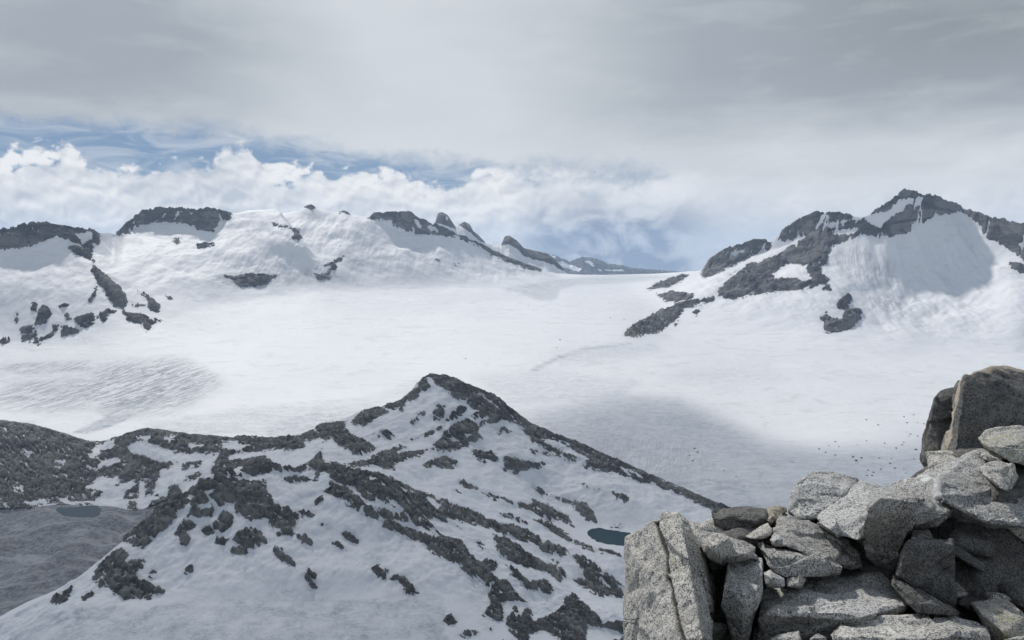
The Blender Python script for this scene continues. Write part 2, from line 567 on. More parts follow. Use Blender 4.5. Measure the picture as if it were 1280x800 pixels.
# ------------------------------------------------------------------ the far glacier basin and its mountains
pxc = np.concatenate([np.arange(-420, -30, 14.0), np.arange(-30, 1312, 1.5), np.arange(1312, 1700, 14.0)])
n = len(pxc)
crest_py = [(-500, 300), (-100, 296), (-30, 292), (0, 290), (19, 286), (41, 281.5), (59, 282), (81, 285), (100, 289), (112, 288),
            (124, 291), (135, 292), (143, 293), (156, 281), (165, 275), (175, 267), (184, 264), (212, 261), (241, 264), (259, 262),
            (275, 265), (291, 268), (310, 263), (330, 262), (352, 267), (370, 264), (380, 259), (390, 258), (400, 262), (420, 266),
            (431, 264), (440, 269), (463, 271), (471, 267), (486, 268), (499, 266), (514, 267), (527, 275), (546, 283), (561, 290),
            (585, 299), (601, 306), (617, 315), (636, 323.5), (655, 331), (680, 338.5), (700, 342), (730, 343.5), (760, 343.5), (820, 342),
            (850, 340), (868, 339), (878, 337), (886, 326), (902, 315), (920, 309), (939, 303), (955, 302), (963, 303), (971, 295),
            (987, 283), (1008, 271), (1028, 266), (1045, 267), (1065, 270), (1081, 271), (1095, 262), (1109, 254.5), (1120, 247),
            (1130, 240), (1142, 241), (1158, 245), (1180, 251), (1203, 259), (1219, 265), (1227, 271), (1252, 277), (1280, 283),
            (1340, 300), (1500, 300), (1750, 310)]
Y0 = np.full(n, 1150.0); Z0 = np.full(n, -650.0)
Y1 = np.full(n, 1750.0); Z1 = soft([(-400, -700), (700, -690), (900, -600), (1000, -585), (1700, -585)], pxc)
Y2 = np.full(n, 2450.0); Z2 = np.full(n, -583.0)
Y3 = soft([(-400, 3200), (1700, 3300)], pxc); Z3 = Y3 * e_of(soft([(-400, 474), (600, 476), (1280, 478), (1700, 478)], pxc))
foot = [(-400, 425, 3700), (0, 432, 3720), (100, 432, 3720), (150, 422, 3800), (200, 408, 4050), (250, 392, 4450), (300, 378, 4850),
        (400, 367, 5250), (550, 361, 5900), (700, 360, 6500), (780, 374, 5800), (850, 400, 4900), (1000, 420, 4300),
        (1100, 435, 4000), (1280, 445, 3800), (1700, 450, 3800)]
Y4 = soft([(a, c) for a, b, c in foot], pxc); Z4 = Y4 * e_of(soft([(a, b) for a, b, c in foot], pxc))
mid = [(-400, 355, 4180), (60, 352, 4180), (130, 345, 4350), (200, 322, 5020), (260, 318, 5350), (310, 330, 5400), (350, 328, 5500),
       (400, 325, 5700), (500, 315, 6250), (600, 333, 6700), (700, 351, 7200), (780, 357, 6900), (850, 366, 5700), (900, 355, 5500),
       (950, 352, 5300), (1000, 352, 5050), (1040, 362, 4800), (1100, 374, 4740), (1160, 374, 4720), (1210, 362, 4680), (1280, 362, 4250), (1700, 370, 4300)]
Y5 = soft([(a, c) for a, b, c in mid], pxc); Z5 = Y5 * e_of(soft([(a, b) for a, b, c in mid], pxc))
cliff = [(-400, 318, 4560), (0, 308, 4560), (40, 305, 4580), (80, 300, 4600), (115, 302, 4700), (135, 300, 4900), (150, 292, 5500), (180, 276, 5800),
         (230, 278, 5850), (265, 281, 5900), (292, 274, 6200), (350, 274, 6250), (440, 275, 6500), (470, 277, 6650), (500, 289, 6700),
         (560, 298, 6850), (620, 322, 7100), (700, 345, 7700), (780, 346.5, 7600), (840, 350, 6600), (870, 348, 6300),
         (900, 330, 6150), (960, 315, 5950), (1000, 300, 5700), (1030, 288, 5500), (1080, 290, 5250), (1110, 290, 5150), (1135, 288, 5120), (1170, 272, 5150),
         (1200, 268, 5150), (1230, 293, 4950), (1280, 322, 4600), (1700, 330, 4600)]
Y6 = soft([(a, c) for a, b, c in cliff], pxc, 9); Z6 = Y6 * e_of(soft([(a, b) for a, b, c in cliff], pxc, 7))
Y7 = Y6 + soft([(-400, 35), (270, 38), (305, 240), (440, 240), (470, 50), (600, 90), (700, 600), (800, 700), (880, 120), (940, 60), (1000, 45), (1700, 40)], pxc)
jag = fbm2(pxc * 0.09, pxc * 0 + 3.3, 5, 0.6) * 1.7
snowy = sstep(690, 712, pxc) * sstep(862, 840, pxc) + sstep(292, 300, pxc) * sstep(465, 455, pxc)
py7 = itp(crest_py, pxc) + jag * (1 - np.clip(snowy, 0, 1))
Z7 = Y7 * e_of(py7)
Y8 = Y7 + 450; Z8 = Z7 - 260
Y9 = Y7 + 2600; Z9 = np.full(n, -800.0)
rows = [16, 70, 62, 44, 66, 48, 26, 6, 4]
X, Y, Z, seg = layer(pxc, [Y0, Y1, Y2, Y3, Y4, Y5, Y6, Y7, Y8, Y9], [Z0, Z1, Z2, Z3, Z4, Z5, Z6, Z7, Z8, Z9], rows)
rid = np.cumsum([0] + rows)
row_i = np.arange(X.shape[0])[:, None]
mount = sstep(rid[3] + 10, rid[5], row_i) * np.ones_like(X)          # 0 on the glacier, 1 on the mountains
sadd = sstep(640, 720, pxc) * sstep(880, 800, pxc)
mount = mount * (1 - 0.92 * sadd[None, :])
und = fbm2(X / 420, Y / 600, 4) * 9.0
rough_ = fbm2(X / 380 + 5, Y / 420, 5, 0.42) * 44.0 + fbm2(X / 150, Y / 170, 3, 0.4) * 5
fade = sstep(rid[7] + 0, rid[6] - 6, row_i)                           # keep the traced crest line
back = sstep(rid[7], rid[8], row_i)
Z = Z + und * (0.35 + 0.65 * mount) * (1 - back) * sstep(rid[7], rid[5], row_i) + rough_ * mount * (0.10 + 0.9 * fade) * np.where(row_i <= rid[7], fade, 0) * 0.8
flute = fbm2(X / 55, Y / 500, 4, 0.6) * 7 + fbm2(X / 160, Y / 260, 4, 0.5) * 20
win_ = sstep(1060, 1110, pxc)[None, :] * sstep(1260, 1215, pxc)[None, :]
flute = flute + win_ * fbm2(X / 120 + 2, Y / 380, 4, 0.55) * 42
Z = Z + flute * mount * sstep(rid[4], rid[5] - 10, row_i) * np.where(row_i <= rid[7], 0.15 + 0.85 * fade, 0) * (1 - sadd[None, :])
PX, PY = project(X, Y, Z)
rib_c = 338 + (PY - 265) * 0.75 + fbm2(X / 120, Y / 120, 3) * 6
du_ = PX - rib_c
rib = np.where(du_ < 0, np.exp(-(du_ / 55.0)**2), np.exp(-(du_ / 7.5)**2)) * sstep(262, 276, PY) * sstep(338, 312, PY) * 80
du2 = PX - (468 + (PY - 275) * 1.1)
Z = Z + rib * (row_i <= rid[6] + 4)
PX, PY = project(X, Y, Z)

RF = Raster(-60, 1340, 225, 700, 7.0)
a_ = (0, 220, 3.2); b_ = (380, 220, 3.2); c_ = (760, 220, 2.4615)
far_add = [
    [(-60, 285), (-20, 286), (0, 287), (19, 284), (41, 278), (59, 279), (81, 282), (100, 285), (116, 284), (125, 291), (126, 303), (118, 309), (116, 314), (117, 326),
     (109, 323), (91, 317), (84, 309), (86, 302), (70, 297), (59, 302), (44, 307), (19, 311), (-60, 312)],
    [(115, 322), (119, 334), (134, 344), (147, 357), (156, 367), (161, 376), (155, 387), (141, 382), (131, 367), (123, 354), (115, 340)],
    [(172, 364), (187, 368), (200, 382), (200, 392), (187, 389), (184, 376)],
    [(153, 389), (175, 392), (200, 401), (194, 407), (184, 415), (178, 407), (159, 401)],
    [(119, 395), (125, 390), (144, 386), (148, 389), (134, 395), (131, 404)],
    [(86, 398), (100, 397), (117, 392), (119, 404), (106, 411), (97, 407)],
    [(75, 407), (84, 407), (100, 414), (94, 418), (77, 421)], [(66, 407), (75, 407), (70, 414)],
    [(25, 411), (37, 406), (47, 414), (47, 423), (27, 428)], [(37, 432), (47, 425), (66, 416), (67, 420), (47, 431)],
    [(0, 426), (9, 422), (14, 426), (3, 432)], [(42, 395), (53, 382), (64, 386), (66, 392), (55, 404), (44, 404)],
    [(38, 378), (45, 376), (45, 389), (39, 389)], [(81, 393), (87, 393), (86, 400)], [(203, 367), (214, 373), (212, 375)],
    [(164, 377), (181, 382), (175, 385), (165, 383)], V(*a_, 355, 500, 385, 440, 398, 440, 375, 495, 360, 505),
    V(*a_, 55, 545, 75, 545, 75, 590, 60, 590), V(*a_, 230, 515, 275, 515, 270, 530, 235, 528),
    [(140, 296), (150, 286), (156, 279), (175, 265), (184, 261), (212, 258), (241, 261), (259, 259), (275, 262), (291, 266), (287, 275), (275, 276), (266, 290), (247, 287),
     (225, 279), (203, 277), (178, 280), (162, 290), (153, 294)],
    [(214, 298), (223, 296), (227, 304), (219, 306)], [(245, 304), (266, 303), (269, 306), (256, 311), (247, 311)],
    [(337, 278), (353, 281), (373, 287), (378, 298), (372, 302), (359, 300), (367, 293), (364, 287), (344, 282)],
    [(380, 257), (388, 257), (394, 260), (390, 263), (384, 262)], [(424, 266), (430, 263), (437, 268)],
    [(389, 342), (404, 341), (414, 338), (411, 348), (399, 350)], V(*b_, 90, 365, 135, 350, 125, 375, 100, 380),
    V(*b_, 70, 360, 110, 345, 150, 325, 165, 310, 140, 345, 110, 362), V(*b_, 525, 335, 550, 333, 545, 341, 528, 341), V(*b_, 590, 350, 620, 352, 615, 362),
    [(460, 273), (464, 267), (471, 264), (486, 265), (499, 263), (514, 264), (527, 272), (546, 279), (561, 286), (573, 293), (568, 297), (542, 293), (524, 294), (505, 288),
     (492, 282), (489, 276), (474, 276), (463, 275)],
    [(565, 288), (585, 296), (601, 303), (617, 312), (636, 320), (655, 329), (678, 336), (676, 340), (650, 334), (634, 328), (614, 318), (598, 309), (580, 301)],
    [(281, 345), (300, 344), (315, 343), (347, 344), (338, 353), (322, 358), (300, 359), (290, 352)], [(404, 346), (416, 345), (410, 350)],
    # right mountain
    [(896, 372), (898, 360), (916, 342), (939, 328), (971, 317), (987, 307), (1004, 297), (1024, 287), (1044, 281), (1081, 273), (1090, 266), (1107, 252), (1130, 236),
     (1160, 241), (1203, 255), (1203, 263), (1185, 268), (1170, 271), (1146, 281), (1134, 291), (1114, 296), (1097, 297), (1081, 293), (1061, 299), (1040, 309), (1034, 330),
     (1026, 338), (1036, 350), (1032, 356), (1004, 362), (963, 366), (943, 368), (914, 376)],
    [(971, 301), (975, 288), (987, 280), (1008, 268), (1028, 262), (1065, 266), (1065, 272), (1040, 280), (1024, 288), (1004, 297), (987, 301)],
    [(876, 343), (886, 322), (902, 312), (939, 299), (963, 300), (963, 311), (939, 322), (922, 330), (898, 342), (882, 348)],
    V(*c_, 120, 350, 150, 330, 235, 300, 250, 305, 215, 330, 175, 345), V(*c_, 150, 365, 200, 355, 270, 365, 260, 378, 210, 392, 175, 385),
    V(*c_, 45, 492, 60, 470, 110, 440, 170, 410, 230, 388, 325, 372, 320, 388, 275, 398, 235, 412, 205, 448, 155, 482, 90, 497),
    V(*c_, 260, 420, 290, 405, 270, 430), V(*c_, 200, 455, 225, 445, 205, 465),
    V(*c_, 700, 390, 740, 360, 755, 385, 735, 400, 745, 408, 780, 410, 785, 430, 750, 470, 690, 485, 665, 480, 665, 455, 650, 440, 670, 422, 690, 440, 720, 440, 730, 412, 705, 415),
    V(*c_, 655, 345, 680, 335, 688, 350, 665, 358),
    [(1200, 262), (1219, 262), (1227, 268), (1252, 274), (1300, 282), (1345, 290), (1345, 345), (1300, 338), (1268, 317), (1248, 303), (1231, 297), (1227, 285), (1215, 275)],
    V(*c_, 1235, 265, 1280, 275, 1290, 300, 1270, 300, 1238, 285),
]
far_cut = [
    V(*a_, 300, 240, 345, 222, 370, 228, 365, 255, 330, 275, 325, 255), V(*a_, 225, 245, 275, 258, 340, 285, 330, 290, 270, 272, 230, 262),
    V(*c_, 510, 298, 560, 265, 610, 280, 625, 320, 600, 327, 580, 312, 510, 317),
    V(*c_, 790, 122, 830, 112, 865, 108, 885, 85, 915, 66, 940, 72, 905, 108, 870, 128, 835, 158, 795, 145), V(*c_, 945, 92, 950, 66, 972, 64, 958, 90),
    V(*c_, 690, 172, 730, 160, 775, 158, 755, 175, 715, 180), V(*c_, 637, 165, 655, 120, 672, 116, 655, 150), V(*c_, 520, 215, 555, 195, 565, 205, 530, 235),
    V(*c_, 380, 242, 425, 222, 420, 232, 385, 245), V(*c_, 400, 275, 440, 250, 500, 222, 530, 235, 470, 265), V(*c_, 690, 158, 740, 145, 780, 135, 740, 152),
    V(*c_, 340, 345, 350, 320, 400, 285, 420, 280, 390, 305), V(*c_, 1265, 208, 1285, 210, 1285, 222, 1268, 216),
    V(*b_, 440, 180, 460, 185, 470, 205, 455, 205), V(*b_, 495, 195, 515, 205, 510, 220, 498, 210),
]
for p in far_add:
    RF.add(p)
for p in far_cut:
    RF.cut(p)
DF = Raster(-60, 1340, 225, 700); DF.a[:] = 0
CF = Raster(-60, 1340, 225, 700); CF.a[:] = 0
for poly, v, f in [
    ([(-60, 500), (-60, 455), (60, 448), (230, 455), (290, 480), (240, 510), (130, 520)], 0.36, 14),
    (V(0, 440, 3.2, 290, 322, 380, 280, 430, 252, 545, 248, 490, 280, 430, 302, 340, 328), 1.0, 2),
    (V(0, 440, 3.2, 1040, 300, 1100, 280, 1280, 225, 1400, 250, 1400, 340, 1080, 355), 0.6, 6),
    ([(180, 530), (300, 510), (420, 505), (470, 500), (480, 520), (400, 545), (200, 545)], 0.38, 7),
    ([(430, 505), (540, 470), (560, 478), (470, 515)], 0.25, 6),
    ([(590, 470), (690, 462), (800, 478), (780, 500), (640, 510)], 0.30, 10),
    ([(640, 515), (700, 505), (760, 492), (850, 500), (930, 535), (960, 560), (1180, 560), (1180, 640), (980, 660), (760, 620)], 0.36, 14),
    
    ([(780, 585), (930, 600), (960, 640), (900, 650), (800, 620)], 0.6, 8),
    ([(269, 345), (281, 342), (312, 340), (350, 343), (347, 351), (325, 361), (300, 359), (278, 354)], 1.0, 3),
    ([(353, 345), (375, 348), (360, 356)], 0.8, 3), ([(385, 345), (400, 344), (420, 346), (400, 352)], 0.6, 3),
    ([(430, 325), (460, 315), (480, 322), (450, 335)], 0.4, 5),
    ([(627, 361), (680, 352), (730, 346), (790, 343), (850, 345), (800, 352), (720, 357), (700, 362), (697, 372), (688, 377), (668, 374), (650, 366)], 0.55, 3),  # grey-blue tone below the saddle
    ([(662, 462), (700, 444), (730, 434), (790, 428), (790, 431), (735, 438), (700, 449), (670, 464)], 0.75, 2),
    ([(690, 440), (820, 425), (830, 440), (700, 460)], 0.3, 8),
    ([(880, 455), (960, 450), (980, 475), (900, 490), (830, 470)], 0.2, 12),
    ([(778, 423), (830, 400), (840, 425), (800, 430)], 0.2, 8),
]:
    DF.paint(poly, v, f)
for poly, v, f in [
    ([(100, 485), (135, 460), (225, 452), (270, 475), (215, 512), (140, 518)], 0.95, 16), ([(-20, 505), (30, 478), (110, 474), (130, 500), (60, 515)], 0.7, 12),
    ([(0, 462), (20, 455), (110, 452), (115, 462), (30, 468)], 0.5, 4), ([(700, 560), (760, 540), (880, 560), (900, 590), (800, 600)], 0.16, 14),
    ([(1040, 320), (1070, 310), (1120, 330), (1110, 360), (1060, 350)], 0.35, 8), ([(255, 340), (420, 336), (420, 355), (260, 362)], 0.5, 5),
    ([(1085, 372), (1130, 372), (1120, 388), (1090, 385)], 0.5, 5),
]:
    CF.paint(poly, v, f)

face_row = np.arange(X.shape[0] - 1)[:, None]
hid = (PX < -55) | (PX > 1335)
sF = RF.at(PX, PY)
sF = np.where(row_i > rid[7] + 1, np.minimum(sF, 1.0) * 0 + fbm2(X / 500, Y / 500, 4) * 8, sF)
sF = np.where(hid & (row_i <= rid[7]), fbm2(X / 420 + 3, Y / 420, 5) * 14 - 4 + 6 * sstep(rid[5], rid[7], row_i), sF)
sF = np.where(row_i < rid[3] + 8, -7, sF)
edge = fbm2(X / 42, Y / 60, 4) * 4.6 + fbm2(X / 13, Y / 18, 3, 0.7) * 3.4
gapF = 7.5 * sstep(0.13, 0.27, fbm2((X + Y * 0.5) / 130 + 4, (X * 0.5 - Y) / 50, 6, 0.66))
hF = (np.minimum(sF, 4.0) + edge * (sF > -6.5) - 0.1 - gapF * (row_i < rid[7] - 5)) * 3.0
topfade = sstep(rid[7] + 2, rid[7] - 3, row_i)
relF = fbm2(X / 190 + 3, Y / 330 + 1, 5, 0.45, ridge=True) * 26 * np.clip(sF / 6, 0, 1) + fbm2(X / 38, Y / 140, 4, 0.6, ridge=True) * 12
ZR = Z + np.clip(hF, -12, 10) * (0.35 + 0.65 * topfade) + relF * sstep(0, 14, hF) * (0.15 + 0.85 * topfade)
dirtF = DF.at(PX, PY) + sstep(-4, 1, sF) * 0.25
dirtF = np.where(hid, 0.1, dirtF); crevF = np.where(hid, 0, CF.at(PX, PY))
NF = grid_normals(X, Y, Z)
fpx = pxc[:-1][None, :] * np.ones_like(face_row)
M = [('glacier', (face_row < rid[3] + 20) | ((fpx >= 700) & (fpx < 800)), 'broad white glacier filling the basin between the mountains, grey crevassed ice near the ridge', 'glacier'),
     ('mountain', (face_row >= rid[3] + 20) & (fpx < 137), 'snowy mountain at the far left with a dark rock crest and a rock rib running down', 'mountain'),
     ('mountain', (face_row >= rid[3] + 20) & (fpx >= 137) & (fpx < 455), 'rounded white snow dome with a flat dark rock crest to its left', 'mountain'),
     ('mountain', (face_row >= rid[3] + 20) & (fpx >= 455) & (fpx < 700), 'long snow ridge with a thin dark rock edge sloping down to the middle saddle', 'mountain'),
     ('mountain', (face_row >= rid[3] + 20) & (fpx >= 800), 'tall dark rock peak with a snowfield below its summit, right of the glacier', 'mountain')]
def rock_parts(X, Y, ZR, h, hosts, mat, min_cells, most, thr=-2.0):
    v = h > thr
    f = v[:-1, :-1] | v[1:, :-1] | v[:-1, 1:] | v[1:, 1:]
    for root, fm in hosts:
        lab, comp = components(f & fm)
        comp.sort(reverse=True)
        left = np.zeros(f.shape, bool)
        for i, (cells, k) in enumerate(comp):
            if cells >= min_cells and i < most:
                grid_mesh('rock_outcrop', X, Y, ZR, lab == k, mat, parent=root)
            else:
                left |= lab == k
        grid_mesh('small_rocks', X, Y, ZR, left, mat, parent=root, kind='stuff')


hosts = []
for nm, fm, lb, ct in M:
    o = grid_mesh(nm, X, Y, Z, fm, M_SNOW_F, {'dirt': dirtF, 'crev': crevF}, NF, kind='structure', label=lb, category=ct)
    hosts.append((o, fm))
rock_parts(X, Y, ZR, hF, hosts, M_ROCK_F, 30, 40)
XF_, YF_, ZF_, PXF, PYF = X, Y, Z, PX, PY
far_sample = (X, Y, Z, PX, PY)

# ------------------------------------------------------------------ horns behind the snow ridge, and the blue mountains far beyond
def simple_layer(name, label, px, crest, Yc, drop, slope_px, polys, cuts, mat_s, mat_r, rough, jagp, rows=(30, 40, 5), snow_all=False):
    nn = len(px)
    cy = itp(crest, px) + fbm2(px * 0.3, px * 0 + 8.8, 4) * jagp
    Za = np.full(nn, Yc * float(e_of(352)) - 60.0)
    Ya = np.full(nn, Yc * 0.90)
    Ym = np.full(nn, Yc * 0.965); Zm = Ym * e_of(cy + slope_px)
    Yt = np.full(nn, Yc * 1.0); Zt = Yt * e_of(cy)
    Yb = np.full(nn, Yc * 1.12); Zb = Zt - drop
    X, Y, Z, seg = layer(px, [Ya, Ym, Yt, Yb], [Za, Zm, Zt, Zb], rows)
    ri = np.arange(X.shape[0])[:, None]
    Z = Z + fbm2(X / (Yc * 0.03), Y / (Yc * 0.03), 5, ridge=True) * rough * sstep(rows[0] + rows[1], rows[0], ri)
    PX, PY = project(X, Y, Z)
    R = Raster(500, 900, 250, 380, 6.0)
    if snow_all:
        R.a[:] = 6
    for p in polys:
        R.add(p)
    for p in cuts:
        R.cut(p)
    s = R.at(PX, PY) + fbm2(X / (Yc * 0.006), Y / (Yc * 0.006), 4) * 2.0
    h = s * Yc * 0.0007
    zr = Z + np.clip(h, -8, 5)
    allf = np.ones((X.shape[0] - 1, X.shape[1] - 1), bool)
    o = grid_mesh(name, X, Y, Z, allf, mat_s, {'dirt': X * 0 + 0.1, 'crev': X * 0}, kind='structure', label=label, category='mountain')
    v = h > -2
    f = v[:-1, :-1] | v[1:, :-1] | v[:-1, 1:] | v[1:, 1:]
    rock_parts(X, Y, zr, h, [(o, allf)], mat_r, 25, 20)
    return o


v4 = (530, 240, 4.0)
simple_layer('mountain', 'pointed dark rock horns standing behind the sloping snow ridge', np.arange(515, 722, 1.1),
             [(515, 292), (525, 286), (541, 283), (548, 267), (553, 265.5), (560, 270), (566, 279), (571, 286), (574, 281), (581, 277.5), (587, 281), (592, 290),
              (598, 294), (606, 303), (616, 307), (626, 307.5), (631, 296), (637, 295), (647, 302), (655, 311), (670, 314), (685, 317.5), (692, 323), (702, 334), (706, 340), (722, 350)],
             8600.0, 500, 22,
             [V(*v4, 55, 158, 72, 90, 95, 80, 125, 100, 160, 150, 172, 188, 130, 175, 90, 160), V(*v4, 172, 168, 200, 135, 240, 150, 262, 190, 310, 240, 305, 255, 270, 238, 235, 205, 200, 180),
              V(*v4, 385, 270, 400, 200, 430, 200, 480, 240, 505, 272, 570, 280, 640, 300, 700, 350, 715, 400, 680, 388, 640, 362, 600, 347, 540, 337, 500, 317, 460, 282, 420, 260)],
             [V(*v4, 108, 118, 120, 125, 118, 145, 108, 135)], M_SNOW_F, M_ROCK_F, 22, 0.8)
simple_layer('mountain', 'low blue mountain range far beyond the glacier saddle under the cloud', np.arange(640, 930, 1.2),
             [(640, 338), (680, 323), (693, 319), (702, 323), (712, 327), (728, 321), (745, 323), (760, 330), (775, 331), (790, 335), (815, 337), (850, 340), (930, 344)],
             16500.0, 900, 16, [], [V(*v4, 630, 322, 660, 318, 655, 330, 635, 332), V(*v4, 640, 345, 700, 350, 790, 385, 770, 395, 700, 380), V(*v4, 790, 345, 830, 342, 860, 372, 845, 375, 825, 355),
                                 V(*v4, 870, 385, 1000, 388, 1000, 395, 880, 395)], M_SNOW_F, M_ROCK_B, 60, 1.5, snow_all=True)

# ------------------------------------------------------------------ the dark ridge in the middle distance
pxn = np.concatenate([np.arange(-300, -40, 10.0), np.arange(-40, 960, 1.25), np.arange(960, 1250, 8.0)])
n = len(pxn)
T1 = [(-300, 900), (-60, 860), (0, 850), (100, 812), (300, 802), (540, 802), (700, 815), (800, 835), (1000, 880), (1250, 900)]
T2 = [(-300, 880), (-60, 830), (0, 815), (60, 778), (100, 765), (200, 752), (540, 746), (650, 766), (800, 800), (1000, 860), (1250, 880)]
T3 = [(-300, 830), (-60, 790), (0, 775), (60, 745), (100, 725), (140, 690), (180, 655), (210, 628), (235, 610), (262, 597), (285, 591), (330, 584), (400, 579), (470, 593), (560, 640),
      (650, 691), (720, 742), (790, 773), (900, 820), (1250, 850)]
S3 = [(-300, 1150), (0, 1180), (100, 1230), (180, 1330), (280, 1400), (400, 1430), (560, 1380), (650, 1290), (720, 1230), (800, 1170), (1250, 1150)]
YA = [np.full(n, 780.0), np.full(n, 1020.0), np.full(n, 1110.0), soft(S3, pxn)]
ZA = [np.full(n, -590.0), YA[1] * e_of(soft(T1, pxn)), YA[2] * e_of(soft(T2, pxn)), YA[3] * e_of(soft(T3, pxn, 6))]
Y4 = soft([(-300, 1300), (0, 1300), (100, 1370), (180, 1480), (250, 1500), (300, 1490), (400, 1510), (560, 1450), (650, 1370), (720, 1300), (800, 1250), (1250, 1220)], pxn)
Z4 = soft([(-300, -630), (0, -628), (100, -610), (180, -600), (250, -500), (300, -424), (400, -391), (560, -466), (650, -513), (720, -545), (800, -570), (1250, -620)], pxn)
T5 = [(-300, 648, 1750), (0, 647, 1750), (100, 645, 1750), (150, 655, 1740), (190, 645, 1740), (250, 612, 1750), (300, 583, 1720), (400, 556, 1690), (480, 550, 1750), (545, 550, 1750), (600, 572, 1720),
      (700, 640, 1600), (755, 668, 1480), (820, 690, 1420), (900, 740, 1400), (1250, 800, 1350)]
Y5 = soft([(a, c) for a, b, c in T5], pxn); Z5 = Y5 * e_of(soft([(a, b) for a, b, c in T5], pxn, 15))
T6 = [(-300, 585, 2050), (0, 585, 2060), (90, 590, 2060), (200, 580, 2000), (300, 565, 1950), (400, 546, 1900), (480, 518, 1880), (545, 502, 1900), (600, 520, 1880), (700, 590, 1750), (800, 642, 1560),
      (900, 665, 1500), (1000, 710, 1450), (1250, 760, 1450)]
Y6 = soft([(a, c) for a, b, c in T6], pxn); Z6 = Y6 * e_of(soft([(a, b) for a, b, c in T6], pxn, 15))
T7 = [(-300, 518), (-60, 522), (0, 525), (40, 530), (70, 538), (90, 545), (105, 550), (125, 552), (150, 545), (170, 538), (185, 535), (210, 538), (240, 543), (270, 545), (300, 548), (340, 550), (370, 546),
      (400, 537), (420, 531), (440, 522), (470, 511), (500, 500), (515, 487), (520, 480), (527, 474), (534, 470), (545, 470), (560, 473), (580, 480), (600, 488), (625, 500), (645, 515), (665, 530),
      (700, 545), (730, 556), (760, 570), (820, 597), (880, 622), (940, 645), (1100, 710), (1250, 760)]
Y7 = soft([(-300, 2350), (90, 2350), (180, 2200), (300, 2150), (400, 2080), (540, 2030), (650, 1960), (760, 1850), (900, 1700), (1250, 1600)], pxn)
Z7 = Y7 * e_of(itp(T7, pxn) + fbm2(pxn * 0.1, pxn * 0 + 1.7, 4) * 1.6)
YA += [Y4, Y5, Y6, Y7, Y7 + 190, Y7 + 560]
ZA += [Z4, Z5, Z6, Z7, Z7 - 130, np.full(n, -760.0)]
rows = [12, 40, 110, 12, 52, 56, 46, 6, 4]
X, Y, Z, seg = layer(pxn, YA, ZA, rows)
rid = np.cumsum([0] + rows); row_i = np.arange(X.shape[0])[:, None]
keep = 1 - np.exp(-((row_i - rid[3]) / 5.0)**2) * 0.85
keep = keep * (1 - np.exp(-((row_i - rid[7]) / 6.0)**2))
keep = keep * (1 - 0.9 * sstep(rid[4] + 40, rid[4] + 50, row_i) * sstep(rid[5] + 8, rid[5] + 2, row_i) * sstep(240, 160, pxn)[None, :])
slope_zone = sstep(rid[2] - 4, rid[2] + 18, row_i)
bump_ = fbm2(X / 150, Y / 150, 6) * 24 + fbm2(X / 45, Y / 45, 4, ridge=True) * 4
Z = Z + bump_ * keep * (0.08 + 0.92 * slope_zone)
PX, PY = project(X, Y, Z)

